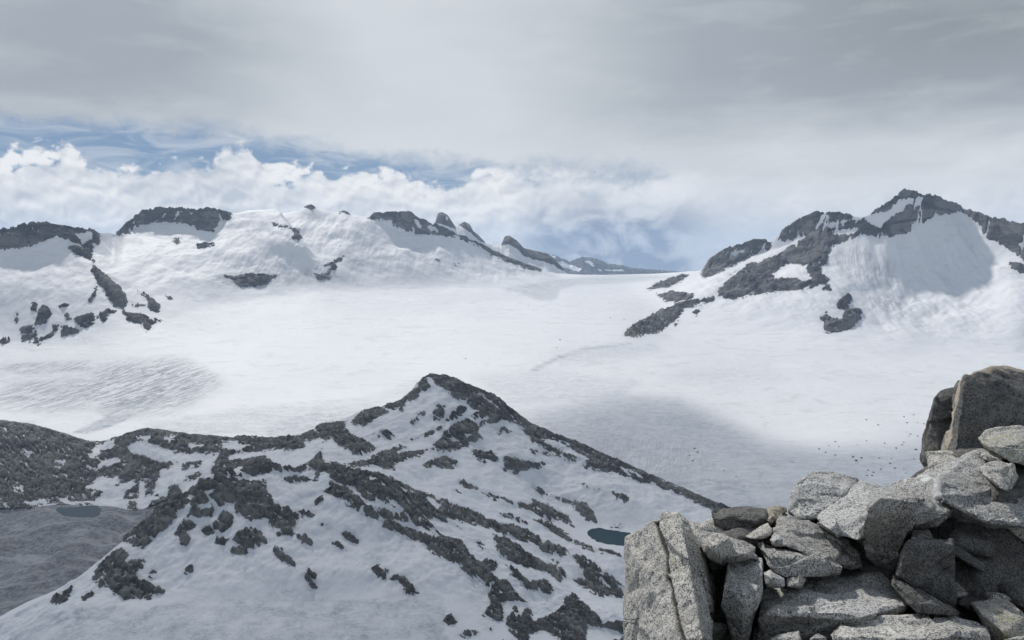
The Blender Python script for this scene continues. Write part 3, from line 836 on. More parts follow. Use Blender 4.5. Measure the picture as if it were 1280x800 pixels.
RN = Raster(-60, 980, 440, 860, 8.0)
A_ = (0, 440, 3.2); B_ = (400, 440, 3.2); C_ = (0, 600, 3.2); D_ = (400, 600, 3.2)
n_add = [
    # the rocky left half
    V(*A_, -180, 240, 0, 258, 40, 262, 130, 280, 190, 292, 235, 312, 290, 322, 350, 325, 400, 318, 430, 330, 480, 325, 540, 300, 600, 290, 680, 305, 760, 316, 860, 325, 960, 333, 1080, 340, 1180, 338,
      1280, 305, 1290, 400, 1290, 470, 1200, 480, 1060, 480, 1060, 540, 1100, 600, 1080, 640, 1000, 680, 940, 640, 930, 600, 870, 600, 850, 660, 760, 660, 700, 690, 620, 770, 560, 790, 530, 770, 480, 760,
      420, 700, -180, 660),
    # snow slope of the front
    V(*C_, 800, 60, 870, -20, 1060, -20, 1070, 60, 1100, 100, 1160, 110, 1190, 160, 1170, 220, 1110, 225, 1100, 170, 1060, 155, 990, 165, 960, 130, 930, 95, 870, 110, 850, 150, 780, 150, 790, 100),
    V(*C_, 800, 195, 850, 180, 890, 125, 930, 135, 945, 170, 890, 215, 850, 215, 810, 230), V(*C_, 690, 180, 760, 165, 790, 180, 750, 210, 765, 240, 750, 270, 710, 260, 720, 230, 690, 215),
    V(*C_, 860, 230, 920, 235, 900, 260, 865, 260), V(*C_, 945, 215, 1000, 185, 1080, 240, 1080, 265, 1010, 280, 980, 300, 915, 300, 925, 270, 960, 265, 930, 240),
    V(*C_, 1090, 265, 1110, 265, 1180, 320, 1180, 345, 1150, 345, 1095, 300), V(*C_, 1215, 370, 1240, 355, 1270, 380, 1260, 410, 1280, 430, 1240, 445, 1215, 420),
    V(*C_, 1180, 215, 1230, 215, 1260, 260, 1210, 255), V(*C_, 1170, 130, 1210, 115, 1260, 140, 1240, 160, 1180, 160), V(*C_, 590, 400, 600, 365, 620, 358, 645, 385, 610, 400),
    V(*C_, 370, 400, 385, 350, 430, 300, 490, 275, 515, 300, 500, 325, 550, 320, 580, 315, 580, 350, 540, 370, 560, 400, 610, 420, 660, 440, 660, 460, 590, 475, 500, 478, 450, 460, 440, 420, 400, 430,
      385, 415, 430, 375), V(*C_, 200, 495, 215, 465, 290, 430, 290, 460, 250, 490), V(*C_, 325, 480, 370, 438, 385, 455, 340, 485), V(*C_, 725, 360, 770, 342, 775, 370, 740, 375),
    V(*C_, 955, 365, 980, 353, 1010, 375, 975, 380), V(*C_, 530, 265, 545, 225, 590, 180, 640, 120, 690, 100, 690, 165, 640, 165, 640, 220, 620, 240, 580, 265),
    V(*C_, 1060, 160, 1100, 150, 1180, 190, 1170, 225, 1110, 225),
    # summit
    V(*B_, 330, 185, 385, 140, 400, 100, 430, 75, 470, 80, 560, 95, 640, 130, 720, 170, 780, 215, 840, 260, 940, 305, 1050, 350, 1160, 390, 1280, 445, 1440, 510, 1700, 640, 1700, 700, 1440, 572, 1280, 515, 1180, 485, 1090, 478,
      960, 420, 900, 412, 850, 405, 815, 385, 900, 398, 840, 350, 830, 340, 790, 290, 740, 275, 690, 285, 640, 300, 625, 290, 660, 260, 620, 270, 600, 260, 630, 235, 590, 225, 600, 205, 560, 195, 530, 180,
      520, 165, 480, 135, 435, 112, 440, 140, 400, 170, 390, 190, 350, 200, 330, 240, 310, 230, 290, 235, 230, 215, 280, 240, 230, 265, 180, 300, 120, 290, 140, 260, 180, 225, 250, 195),
    V(*B_, -20, 290, 60, 280, 110, 275, 95, 310, 130, 330, 200, 365, 230, 385, 180, 415, 130, 410, 110, 390, 60, 370, 50, 345, 20, 360, -20, 380),
    V(*B_, 200, 330, 260, 308, 290, 315, 300, 345, 270, 355, 250, 340), V(*B_, 345, 300, 380, 260, 430, 225, 420, 250, 370, 290), V(*B_, 445, 250, 470, 210, 500, 215, 500, 250, 470, 285, 450, 275),
    V(*B_, 365, 350, 430, 320, 500, 292, 490, 305, 430, 340, 380, 355), V(*B_, 500, 275, 530, 235, 560, 215, 600, 215, 570, 250, 530, 280),
    V(*B_, 440, 390, 460, 360, 500, 320, 540, 280, 600, 265, 640, 290, 630, 320, 655, 345, 600, 365, 590, 385, 540, 395, 480, 400),
    V(*B_, 180, 435, 250, 395, 340, 372, 350, 385, 310, 400, 400, 395, 440, 385, 400, 420, 300, 450, 300, 475, 230, 460, 100, 460, 0, 450, 0, 430, 90, 450),
    V(*B_, 410, 450, 460, 425, 500, 415, 555, 435, 555, 445, 530, 470, 420, 465), V(*B_, 600, 390, 640, 395, 690, 395, 720, 435, 670, 440, 660, 450, 610, 415),
    V(*B_, 730, 430, 760, 415, 820, 435, 910, 445, 880, 465, 800, 475, 790, 495, 770, 490, 760, 470, 735, 480), V(*B_, 700, 305, 740, 300, 775, 325, 720, 328), V(*B_, 695, 375, 720, 380, 710, 392),
    V(*B_, 380, 500, 400, 495, 410, 515), V(*B_, 555, 520, 580, 518, 635, 545, 600, 550, 560, 535), V(*B_, 535, 550, 580, 560, 560, 568), V(*B_, 850, 540, 890, 545, 905, 575, 870, 570),
    V(*B_, 925, 572, 960, 580, 1040, 600, 1125, 638, 1060, 635, 980, 605), V(*B_, 1045, 528, 1130, 555, 1120, 560, 1060, 545), V(*B_, 1160, 555, 1235, 580, 1225, 590, 1180, 575),
    V(*B_, 1160, 640, 1215, 650, 1210, 662, 1160, 655), V(*B_, 710, 650, 760, 645, 840, 690, 800, 685), V(*B_, 0, 680, 30, 690, 10, 700, -10, 695), V(*B_, 1225, 460, 1340, 520, 1330, 535, 1260, 490),
    # long bands running down to the right
    V(*D_, -20, -80, 100, -50, 250, -20, 300, 0, 380, 40, 450, 62, 560, 100, 640, 130, 670, 155, 770, 180, 830, 200, 900, 240, 980, 275, 1000, 300, 960, 305, 900, 290, 850, 260, 780, 235, 720, 210, 690, 215,
      700, 200, 660, 190, 640, 185, 560, 165, 490, 150, 520, 165, 580, 205, 500, 170, 440, 155, 420, 150, 500, 230, 560, 240, 600, 290, 640, 330, 700, 320, 715, 345, 690, 370, 710, 400, 740, 395, 770, 430,
      800, 470, 840, 490, 740, 480, 735, 570, 700, 570, 650, 540, 680, 500, 665, 430, 600, 400, 560, 345, 500, 315, 440, 290, 400, 250, 330, 230, 310, 210, 250, 190, 240, 165, 190, 150, 120, 110, 60, 95,
      40, 60, -20, 40),
    V(*D_, 690, 215, 740, 225, 830, 290, 900, 330, 970, 350, 990, 385, 960, 410, 900, 370, 830, 350, 760, 330, 720, 300, 700, 260),
    V(*D_, 1010, 300, 1050, 300, 1120, 350, 1220, 430, 1210, 475, 1100, 465, 1050, 430, 990, 390, 1030, 400, 1060, 360, 1020, 325),
    V(*D_, 740, 340, 770, 345, 800, 370, 830, 405, 900, 400, 945, 430, 920, 460, 820, 435, 800, 410, 780, 400),
    V(*D_, 850, 570, 930, 540, 980, 500, 975, 475, 1020, 462, 1060, 500, 1090, 530, 1130, 570, 1220, 570, 1260, 640, 1130, 590, 1070, 585, 1080, 620, 1050, 720, 700, 720, 720, 650, 790, 640, 740, 580, 750, 520,
      780, 510, 800, 540, 830, 512, 850, 530),
    V(*D_, 615, 250, 640, 248, 680, 285, 640, 275), V(*D_, 920, 310, 960, 320, 950, 335), V(*D_, 205, 345, 235, 335, 275, 365, 270, 400, 250, 400, 215, 375), V(*D_, 315, 385, 335, 385, 400, 455, 390, 468, 330, 465, 320, 410),
    V(*D_, 270, 398, 295, 385, 312, 390, 290, 402), V(*D_, 80, 210, 110, 205, 160, 240, 150, 260, 100, 240), V(*D_, 40, 245, 70, 245, 110, 285, 60, 270), V(*D_, 495, 560, 525, 530, 550, 570, 510, 585),
    V(*D_, 540, 630, 560, 610, 600, 600, 640, 615, 590, 635), V(*D_, 660, 600, 690, 590, 690, 610),
    V(*D_, 555, 8, 600, 15, 640, 40, 700, 62, 760, 78, 840, 100, 850, 75, 930, 108, 990, 140, 1020, 175, 1000, 165, 940, 145, 900, 170, 960, 190, 1030, 240, 1100, 260, 1200, 290, 1210, 310, 1130, 295, 1060, 270,
      990, 240, 920, 200, 870, 170, 815, 140, 860, 155, 890, 170, 920, 160, 870, 140, 800, 110, 700, 78, 650, 60), V(*D_, 1150, 620, 1230, 640, 1230, 700, 1180, 680),
]
n_cut = [
    V(*A_, 520, 370, 560, 355, 640, 380, 700, 405, 800, 405, 875, 415, 850, 450, 840, 500, 800, 510, 760, 550, 730, 570, 720, 530, 680, 525, 665, 580, 615, 570, 630, 520, 645, 480, 690, 455, 710, 440,
      640, 440, 580, 415, 520, 400),
    V(*A_, 360, 422, 380, 380, 420, 360, 455, 350, 450, 385, 400, 400, 390, 422), V(*A_, 345, 545, 400, 500, 470, 500, 475, 520, 440, 545, 530, 515, 540, 530, 490, 570, 495, 600, 430, 610, 400, 655, 395, 590, 405, 560, 380, 548),
    V(*A_, 400, 650, 430, 612, 520, 595, 470, 640, 500, 657, 580, 655, 565, 670, 480, 668), V(*A_, 555, 515, 580, 515, 580, 575, 650, 572, 655, 580, 600, 600, 575, 640, 560, 640, 545, 600, 520, 596, 550, 585, 560, 560),
    V(*A_, 890, 362, 930, 355, 1000, 375, 940, 395, 890, 385), V(*A_, 915, 420, 960, 405, 1040, 400, 1110, 388, 1170, 395, 1230, 380, 1210, 360, 1295, 345, 1290, 385, 1240, 440, 1180, 465, 1100, 450, 1060, 415, 980, 430, 920, 435),
    V(*A_, 750, 368, 815, 372, 810, 380, 755, 378), V(*A_, 660, 333, 710, 338, 690, 345), V(*A_, 935, 468, 965, 460, 960, 485, 945, 492),
    V(*A_, 940, 500, 1060, 493, 1160, 483, 1200, 495, 1160, 520, 1180, 540, 1290, 512, 1290, 580, 1240, 610, 1180, 625, 1120, 590, 1065, 530, 1060, 512, 990, 517),
    V(*A_, 820, 560, 860, 552, 830, 572), V(*A_, 790, 620, 840, 605, 830, 632), V(*A_, 50, 535, 80, 540, 90, 555, 60, 550), V(*A_, 240, 590, 268, 580, 278, 620, 262, 612), V(*A_, 90, 395, 130, 400, 110, 412),
    V(*A_, 215, 460, 275, 450, 240, 465), V(*A_, 545, 340, 600, 333, 590, 360), V(*A_, 0, 612, 30, 618, 10, 625), V(*A_, 340, 343, 365, 345, 360, 356), V(*A_, 225, 435, 265, 437, 240, 443), V(*A_, 400, 440, 470, 425, 500, 430, 430, 460, 395, 460),
    V(*A_, 690, 690, 760, 595, 770, 580, 760, 620, 740, 660, 720, 690, 690, 740, 640, 790, 560, 800, 650, 720), V(*A_, 100, 605, 180, 588, 200, 592, 130, 615), V(*A_, 370, 470, 400, 460, 390, 480), V(*A_, 420, 348, 450, 350, 430, 358),
    V(*A_, 715, 470, 760, 445, 830, 440, 790, 500, 745, 520),
    V(*D_, 60, 10, 130, 30, 200, 85, 250, 90, 330, 120, 320, 135, 280, 125, 230, 105, 190, 100, 150, 60), V(*D_, 290, 160, 360, 170, 440, 200, 470, 225, 420, 215, 330, 185), V(*D_, 420, 75, 450, 75, 485, 105, 470, 118),
    V(*D_, 325, 35, 370, 52, 340, 50), V(*D_, 230, 15, 285, 30, 260, 28), V(*B_, 20, 480, 40, 500, 30, 540, 0, 560, -20, 540, -10, 500),
    V(*B_, 890, 352, 960, 395, 1060, 432, 1080, 425, 1000, 385, 930, 352), V(*B_, 1200, 457, 1280, 492, 1280, 500, 1200, 465), V(*B_, 525, 352, 545, 345, 550, 355, 535, 362), V(*B_, 640, 268, 665, 255, 680, 265, 650, 275),
    V(*B_, 580, 335, 600, 332, 598, 342), V(*B_, 672, 195, 690, 197, 688, 206), V(*B_, 560, 190, 590, 192, 590, 205, 565, 203),
    V(*D_, 730, 490, 770, 490, 765, 535, 740, 560), V(*D_, 840, 620, 900, 605, 960, 640, 960, 700, 820, 700), V(*D_, 1070, 590, 1130, 590, 1200, 625, 1200, 650, 1060, 650),
]
for p in n_add:
    RN.add(p)
for p in n_cut:
    RN.cut(p)
RN.add(V(*A_, 715, 455, 760, 440, 810, 435, 800, 460, 740, 475)); RN.add(V(*A_, 735, 515, 750, 498, 800, 470, 810, 490, 770, 520))
RN.add(V(*C_, 1110, 0, 1170, -20, 1280, 0, 1200, 15)); RN.add(V(*C_, 1255, 80, 1290, 60, 1290, 95, 1260, 100))
hid = (PX < -55) | (PX > 975) | (PY > 855)
sN = RN.at(PX, PY)
# the debris-covered valley ice on the left is a surface of its own, below the front crest
valley = sstep(rid[3] + 2, rid[3] + 5, row_i) * sstep(rid[5] + 10, rid[5] + 3, row_i) * sstep(262, 215, PX)
sN = np.where(valley > 0.5, -8, sN)
strip = sstep(3.0, 8.0, row_i - rid[3]) * sstep(26.0, 14.0, row_i - rid[3]) * sstep(20, 60, PX) * sstep(200, 160, PX)
wn = fbm2(X / 90, Y / 90, 5) * 12
sN = np.where(hid, wn - 2, sN)
sN = np.where(row_i > rid[7] + 1, 6 + wn, sN)
sN = np.where(row_i < rid[2] - 6, np.minimum(sN, np.where(PX > 540, sN, -8)), sN)
along = X * 0.8 - Y * 0.6; acr = X * 0.6 + Y * 0.8
edge = fbm2(along / 30, acr / 14, 4, 0.6) * 4.6 + fbm2(X / 6.5, Y / 9, 3, 0.8) * 3.6
streak = fbm2(along / 70 + 4, acr / 9, 5, 0.6)
gap = 10.0 * sstep(0.10, 0.26, streak) + 7.0 * sstep(0.22, 0.38, fbm2(X / 12 + 7, Y / 16, 3, 0.6))
hN = (np.minimum(sN, 4.2) + edge * (sN > -7.5) - 0.2 - gap * (0.35 + 0.65 * (row_i < rid[7] - 6))) * 0.85
topfade = 1 - np.exp(-((row_i - rid[7]) / 4.0)**2)
# strata that dip to the right
along = (X * 0.8 - Y * 0.6); acr = X * 0.6 + Y * 0.8
relN = fbm2(along / 60, acr / 16, 6, 0.6, ridge=True) * 6.0 + fbm2(X / 9, Y / 9, 3, 0.6, ridge=True) * 2.2
ZR = Z + np.clip(hN, -4, 3.0) * (0.3 + 0.7 * topfade) + (relN + 1.5) * sstep(0, 5, hN) * (0.1 + 0.9 * topfade)
DN = Raster(-60, 980, 440, 860); DN.a[:] = 0
DN.paint([(-60, 820), (0, 790), (60, 770), (150, 755), (300, 748), (540, 745), (545, 860), (-60, 860)], 0.72, 5)
DN.paint(V(*D_, 0, 500, 130, 505, 250, 510, 440, 510, 450, 540, 300, 530, 100, 520), 0.65, 3)
DN.paint(V(*D_, 300, 570, 360, 550, 450, 560, 450, 640, 310, 640), 1.0, 4)
DN.paint(V(*C_, 0, 590, 160, 555, 400, 545, 560, 540, 560, 560, 300, 580, 0, 620), 0.9, 4)
DN.paint(V(*C_, 820, 490, 960, 480, 960, 510, 830, 520), 0.6, 4)
dirtN = DN.at(PX + fbm2(X / 70, Y / 70, 4) * 60, PY + fbm2(X / 60 + 9, Y / 60, 4) * 22) * (0.65 + 0.9 * fbm2(X / 45, Y / 45, 4)) * (1 - sstep(rid[3], rid[3] + 3, row_i))
dirtN = np.clip(dirtN, 0, 1)
dirtN = np.maximum(dirtN, 0.12) + valley * 1.0 * (1 - 0.45 * sstep(690, 700, PY) * sstep(745, 735, PY) * sstep(30, 60, PX) * sstep(110, 80, PX)) + sstep(-3.5, 0.5, sN) * 0.2
dirtN = np.where(hid, 0.2, dirtN)


# the two tarns: level water, the ground pressed down around them
def lake(poly, label, y_ref, mat_col, ground):
    global Z, ZR
    ctr = np.mean(np.array(poly), axis=0)
    zl = y_ref * float(e_of(ctr[1]))
    pts = []
    for x, y in poly:
        Yp = zl / float(e_of(y)); q = pt(x, y, Yp); pts.append((q.x, q.y))
    # round the shore
    P = np.array(pts)
    for _ in range(3):
        Q = np.roll(P, -1, axis=0); P = np.stack([0.75 * P + 0.25 * Q, 0.25 * P + 0.75 * Q], 1).reshape(-1, 2)
    P = P + np.stack([fbm2(P[:, 0] / 9, P[:, 1] / 9, 3), fbm2(P[:, 0] / 9 + 30, P[:, 1] / 9, 3)], 1) * 7.0
    d2 = np.full(X.shape, 1e18); ins = np.zeros(X.shape, bool)
    bb = (X > P[:, 0].min() - 160) & (X < P[:, 0].max() + 160) & (Y > P[:, 1].min() - 200) & (Y < P[:, 1].max() + 200)
    gx = X[bb]; gy = Y[bb]; dd = np.full(gx.shape, 1e18); ii = np.zeros(gx.shape, bool)
    for a, b in zip(P, np.roll(P, -1, axis=0)):
        e = b - a; L = max(e @ e, 1e-9)
        u = np.clip(((gx - a[0]) * e[0] + (gy - a[1]) * e[1]) / L, 0, 1)
        dd = np.minimum(dd, (gx - a[0] - u * e[0])**2 + (gy - a[1] - u * e[1])**2)
        c = (a[1] > gy) != (b[1] > gy)
        if a[1] != b[1]:
            ii ^= c & (gx < (b[0] - a[0]) * (gy - a[1]) / (b[1] - a[1]) + a[0])
    d2[bb] = dd; ins[bb] = ii
    d = np.sqrt(d2) * np.where(ins, -1, 1)
    w = sstep(90, 4, d)
    bank = zl + 0.3 + np.clip(d, -6, 40) * 0.10
    Z = Z * (1 - w) + np.minimum(bank, zl + 6) * w
    ZR = ZR * (1 - w) + (Z - 1.0 + np.clip(hN, -3, 2)) * w
    ZR[ins] = Z[ins] - 2
    me = bpy.data.meshes.new('lake')
    bm = bmesh.new()
    big = P + (P - P.mean(axis=0)) * 0.0
    up = [bm.verts.new((x, y, zl)) for x, y in big]; dn = [bm.verts.new((x, y, zl - 8)) for x, y in big]
    f = bm.faces.new(up)
    if f.normal.z < 0:
        f.normal_flip()
    bm.faces.new(dn)
    for i in range(len(up)):
        j = (i + 1) % len(up)
        bm.faces.new((up[i], up[j], dn[j], dn[i]))
    bmesh.ops.recalc_face_normals(bm, faces=bm.faces)
    bmesh.ops.triangulate(bm, faces=bm.faces)
    bm.to_mesh(me); bm.free()
    m, t = new_mat('lake_water')
    finish(t, t.mix(t.noise(P_(t), 0.05, 3), mat_col, tuple(v * 1.4 for v in mat_col)), 0.3, t.noise(P_(t), 0.8, 4), 0.15, 0.2, 0.06)
    return link('lake', me, m, kind='structure', label=label, category='lake')


lake(V(*D_, 1055, 212, 1075, 196, 1110, 188, 1160, 197, 1225, 206, 1290, 220, 1290, 275, 1225, 268, 1160, 262, 1090, 246), 'small dark teal lake in the snow beside the left edge of the boulder pile', 1500.0, (0.006, 0.032, 0.045), None)
lake(V(*A_, 215, 618, 290, 622, 400, 606, 412, 640, 395, 664, 300, 664, 230, 655), 'small slate blue lake at the foot of the dark left slope, beside the grey ice', 1745.0, (0.03, 0.055, 0.072), None)

NN = grid_normals(X, Y, Z)
face_row = np.arange(X.shape[0] - 1)[:, None]
fpx = pxn[:-1][None, :] * np.ones_like(face_row)
fval = (valley > 0.5)[:-1, :-1]
root = grid_mesh('ridge', X, Y, Z, ~fval, M_SNOW_N, {'dirt': dirtN, 'crev': X * 0}, NN, kind='structure', category='mountain',
                 label='dark rocky ridge with a pointed summit and long bands of rock across grey snow')
grid_mesh('glacier', X, Y, Z, fval, M_DEBRIS, {'dirt': dirtN, 'crev': X * 0}, NN, kind='structure', category='glacier',
          label='dirty grey debris covered ice tongue at the lower left, below the small slate blue lake')
rock_parts(X, Y, ZR, hN, [(root, ~fval)], M_ROCK_N, 14, 290, -1.2)

# ------------------------------------------------------------------ boulders scattered over the glacier
rs = random.Random(5)
tx, ty, tz, tpx, tpy = far_sample


def ground_far(px, py):
    j = int(np.argmin(np.abs(pxc - px)))
    col = tpy[:300, j]
    i = int(np.argmin(np.abs(col - py)))
    return tx[i, j] + (px - pxc[j]) / F * ty[i, j], ty[i, j], tz[i, j]


def stone_mesh(name, seed, r=(1, 1, 0.6), nv=16):
    rr = random.Random(seed)
    bm = bmesh.new()
    for _ in range(nv):
        v = Vector((rr.gauss(0, 1), rr.gauss(0, 1), rr.gauss(0, 1))).normalized() * rr.uniform(0.8, 1.1)
        bm.verts.new((v.x * r[0], v.y * r[1], v.z * r[2]))
    bmesh.ops.convex_hull(bm, input=bm.verts)
    for v in [v for v in bm.verts if not v.link_faces]:
        bm.verts.remove(v)
    me = bpy.data.meshes.new(name)
    bm.to_mesh(me); bm.free()
    return me


stones = [stone_mesh('boulder', k) for k in range(5)]
for m_ in stones:
    m_.materials.append(M_ROCK_F)
spots = []
for k in range(30):
    x = 1155 - abs(rs.gauss(0, 55)); y = rs.uniform(528, 612)
    if y < 0.40 * (1160 - x) + 500:
        continue
    spots.append((x, y, rs.uniform(0.7, 1.5)))
spots += [(868, 560, 1.6), (872, 566, 1.5), (862, 570, 1.2), (866, 576, 1.3), (920, 596, 1.1), (905, 588, 1.0), (1066, 571, 1.8), (1070, 576, 2.2), (1077, 573, 1.6), (1085, 588, 1.4), (1101, 587, 1.4),
          (1145, 562, 1.8), (1147, 546, 1.2), (1024, 561, 1.4), (1032, 566, 1.5), (1044, 569, 1.4), (1120, 561, 1.5), (1106, 554, 1.3), (1083, 525, 1.3), (1130, 521, 1.4), (1142, 519, 1.2),
          (1083, 551, 1.1), (1052, 600, 1.2), (990, 578, 1.0), (960, 604, 1.1), (886, 601, 1.0), (700, 425, 1.4), (696, 436, 1.2), (582, 450, 1.1), (763, 397, 1.3), (780, 400, 1.1)]
for k, (x, y, s) in enumerate(spots):
    gx, gy, gz = ground_far(x, y)
    o = link('boulder', stones[k % 5], None, kind='thing', label='small dark boulder lying alone on the pale glacier far below', category='boulder', group='boulders scattered over the glacier')
    o.location = (gx, gy, gz + s * 0.8); sc = s * gy / 1004.0
    o.scale = (sc * 1.0, sc * 1.0, sc * 0.8); o.rotation_euler = (0, 0, rs.uniform(0, 6.3))

# ------------------------------------------------------------------ granite in the foreground
DK = (0.10, 0.10, 0.10)


def granite(name, light=1.0, lichen=0.15, warm=0.0, vein=None, dark=0.0, stain=(0.34, 0.28, 0.19), amt=0.14, vcol=(0.66, 0.65, 0.62)):
    m, t = new_mat(name)
    p = P_(t)
    vor = t.node('ShaderNodeTexVoronoi', {'feature': 'F1'}, Vector=p, Scale=135.0, Randomness=1.0)
    cell = t.node('ShaderNodeSeparateColor', i0=vor.outputs['Color']).outputs[0]
    vor2 = t.node('ShaderNodeTexVoronoi', {'feature': 'F1'}, Vector=p, Scale=210.0, Randomness=1.0)
    cell2 = t.node('ShaderNodeSeparateColor', i0=vor2.outputs['Color']).outputs[1]
    patch = t.noise(p, 2.3, 6, 0.62, 0.5)
    fine = t.noise(p, 38.0, 5, 0.7)
    mid_ = t.noise(p, 9.0, 6, 0.65, 0.3)
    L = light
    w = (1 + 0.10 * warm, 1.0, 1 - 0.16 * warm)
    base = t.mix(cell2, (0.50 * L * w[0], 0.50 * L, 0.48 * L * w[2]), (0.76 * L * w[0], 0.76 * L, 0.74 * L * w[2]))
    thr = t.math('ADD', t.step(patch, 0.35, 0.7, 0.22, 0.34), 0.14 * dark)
    spk = t.step(t.math('SUBTRACT', cell, thr), 0.0, 0.06, 1.0, 0.0)
    col = t.mix(t.math('MULTIPLY', spk, 0.86), base, (0.06, 0.062, 0.066))
    # weathering: grey-black crust lichen, greenish-yellow specks and brown stains
    crust = t.step(mid_, 0.50 - 0.06 * dark, 0.66)
    col = t.mix(t.math('MULTIPLY', crust, 0.22 + 0.3 * dark), col, (0.10 * L, 0.10 * L, 0.10 * L))
    sta = t.step(t.noise(p, 1.7, 5, 0.6, 0.4), 0.55 - 0.25 * (amt > 0.5), 0.72 - 0.22 * (amt > 0.5))
    col = t.mix(t.math('MULTIPLY', sta, amt + 0.3 * warm, clamp=True), col, stain, 'MIX')
    lic = t.step(t.noise(p, 14.0, 4, 0.6, 0.6), 0.70 - lichen * 0.35, 0.78 - lichen * 0.35)
    lic = t.math('MULTIPLY', lic, t.step(t.noise(p, 2.8, 2), 0.42, 0.58))
    col = t.mix(t.math('MULTIPLY', lic, 0.55), col, (0.36, 0.37, 0.16))
    if vein:  # also carries the sunlit strip painted on the largest boulder
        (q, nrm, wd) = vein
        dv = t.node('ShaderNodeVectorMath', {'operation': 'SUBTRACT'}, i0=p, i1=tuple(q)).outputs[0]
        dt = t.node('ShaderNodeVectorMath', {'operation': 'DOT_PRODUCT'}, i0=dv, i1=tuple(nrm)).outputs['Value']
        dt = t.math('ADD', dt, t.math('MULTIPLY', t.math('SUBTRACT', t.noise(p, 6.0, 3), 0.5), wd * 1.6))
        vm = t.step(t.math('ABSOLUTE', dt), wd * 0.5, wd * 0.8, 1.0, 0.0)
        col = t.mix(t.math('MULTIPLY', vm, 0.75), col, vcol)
    cr = t.node('ShaderNodeTexVoronoi', {'feature': 'DISTANCE_TO_EDGE'}, Vector=t.mix(0.16, p, t.node('ShaderNodeTexNoise', Vector=p, Scale=3.0).outputs[1]), Scale=2.6)
    crk = t.step(cr.outputs[0], 0.0, 0.012, 1.0, 0.0)
    crk = t.math('MULTIPLY', crk, t.step(patch, 0.45, 0.6))
    col = t.mix(t.math('MULTIPLY', crk, 0.55), col, (0.07, 0.065, 0.06))
    bigd = t.noise(p, 4.2, 7, 0.7, 0.6)
    col = t.mix(t.math('MULTIPLY', t.step(bigd, 0.54, 0.62), 0.30), col, (0.14 * L, 0.14 * L, 0.135 * L))
    col = t.mix(t.math('MULTIPLY', t.step(t.noise(p, 0.9, 3), 0.35, 0.65), 0.22), col, (0.33 * L, 0.33 * L, 0.32 * L))
    col = t.mix(t.math('MULTIPLY', attr(t, 'crack_dark'), 0.92), col, (0.03, 0.028, 0.025))
    h = t.math('ADD', t.math('MULTIPLY', fine, 0.5), t.math('MULTIPLY', mid_, 1.2))
    h = t.math('SUBTRACT', h, t.math('MULTIPLY', crk, 0.8))
    h = t.math('ADD', h, t.math('MULTIPLY', cell2, 0.12))
    finish(t, col, 0.85, h, 0.8, 0.03, 0.25)
    return m


def remesh(bm, vox):
    me = bpy.data.meshes.new('tmp'); bm.to_mesh(me); bm.free()
    o = bpy.data.objects.new('tmp', me); COL.objects.link(o)
    md = o.modifiers.new('r', 'REMESH'); md.mode = 'VOXEL'; md.voxel_size = vox
    dg = bpy.context.evaluated_depsgraph_get()
    ev = o.evaluated_get(dg)
    out = bpy.data.meshes.new_from_object(ev)
    bpy.data.objects.remove(o); bpy.data.meshes.remove(me)
    return out


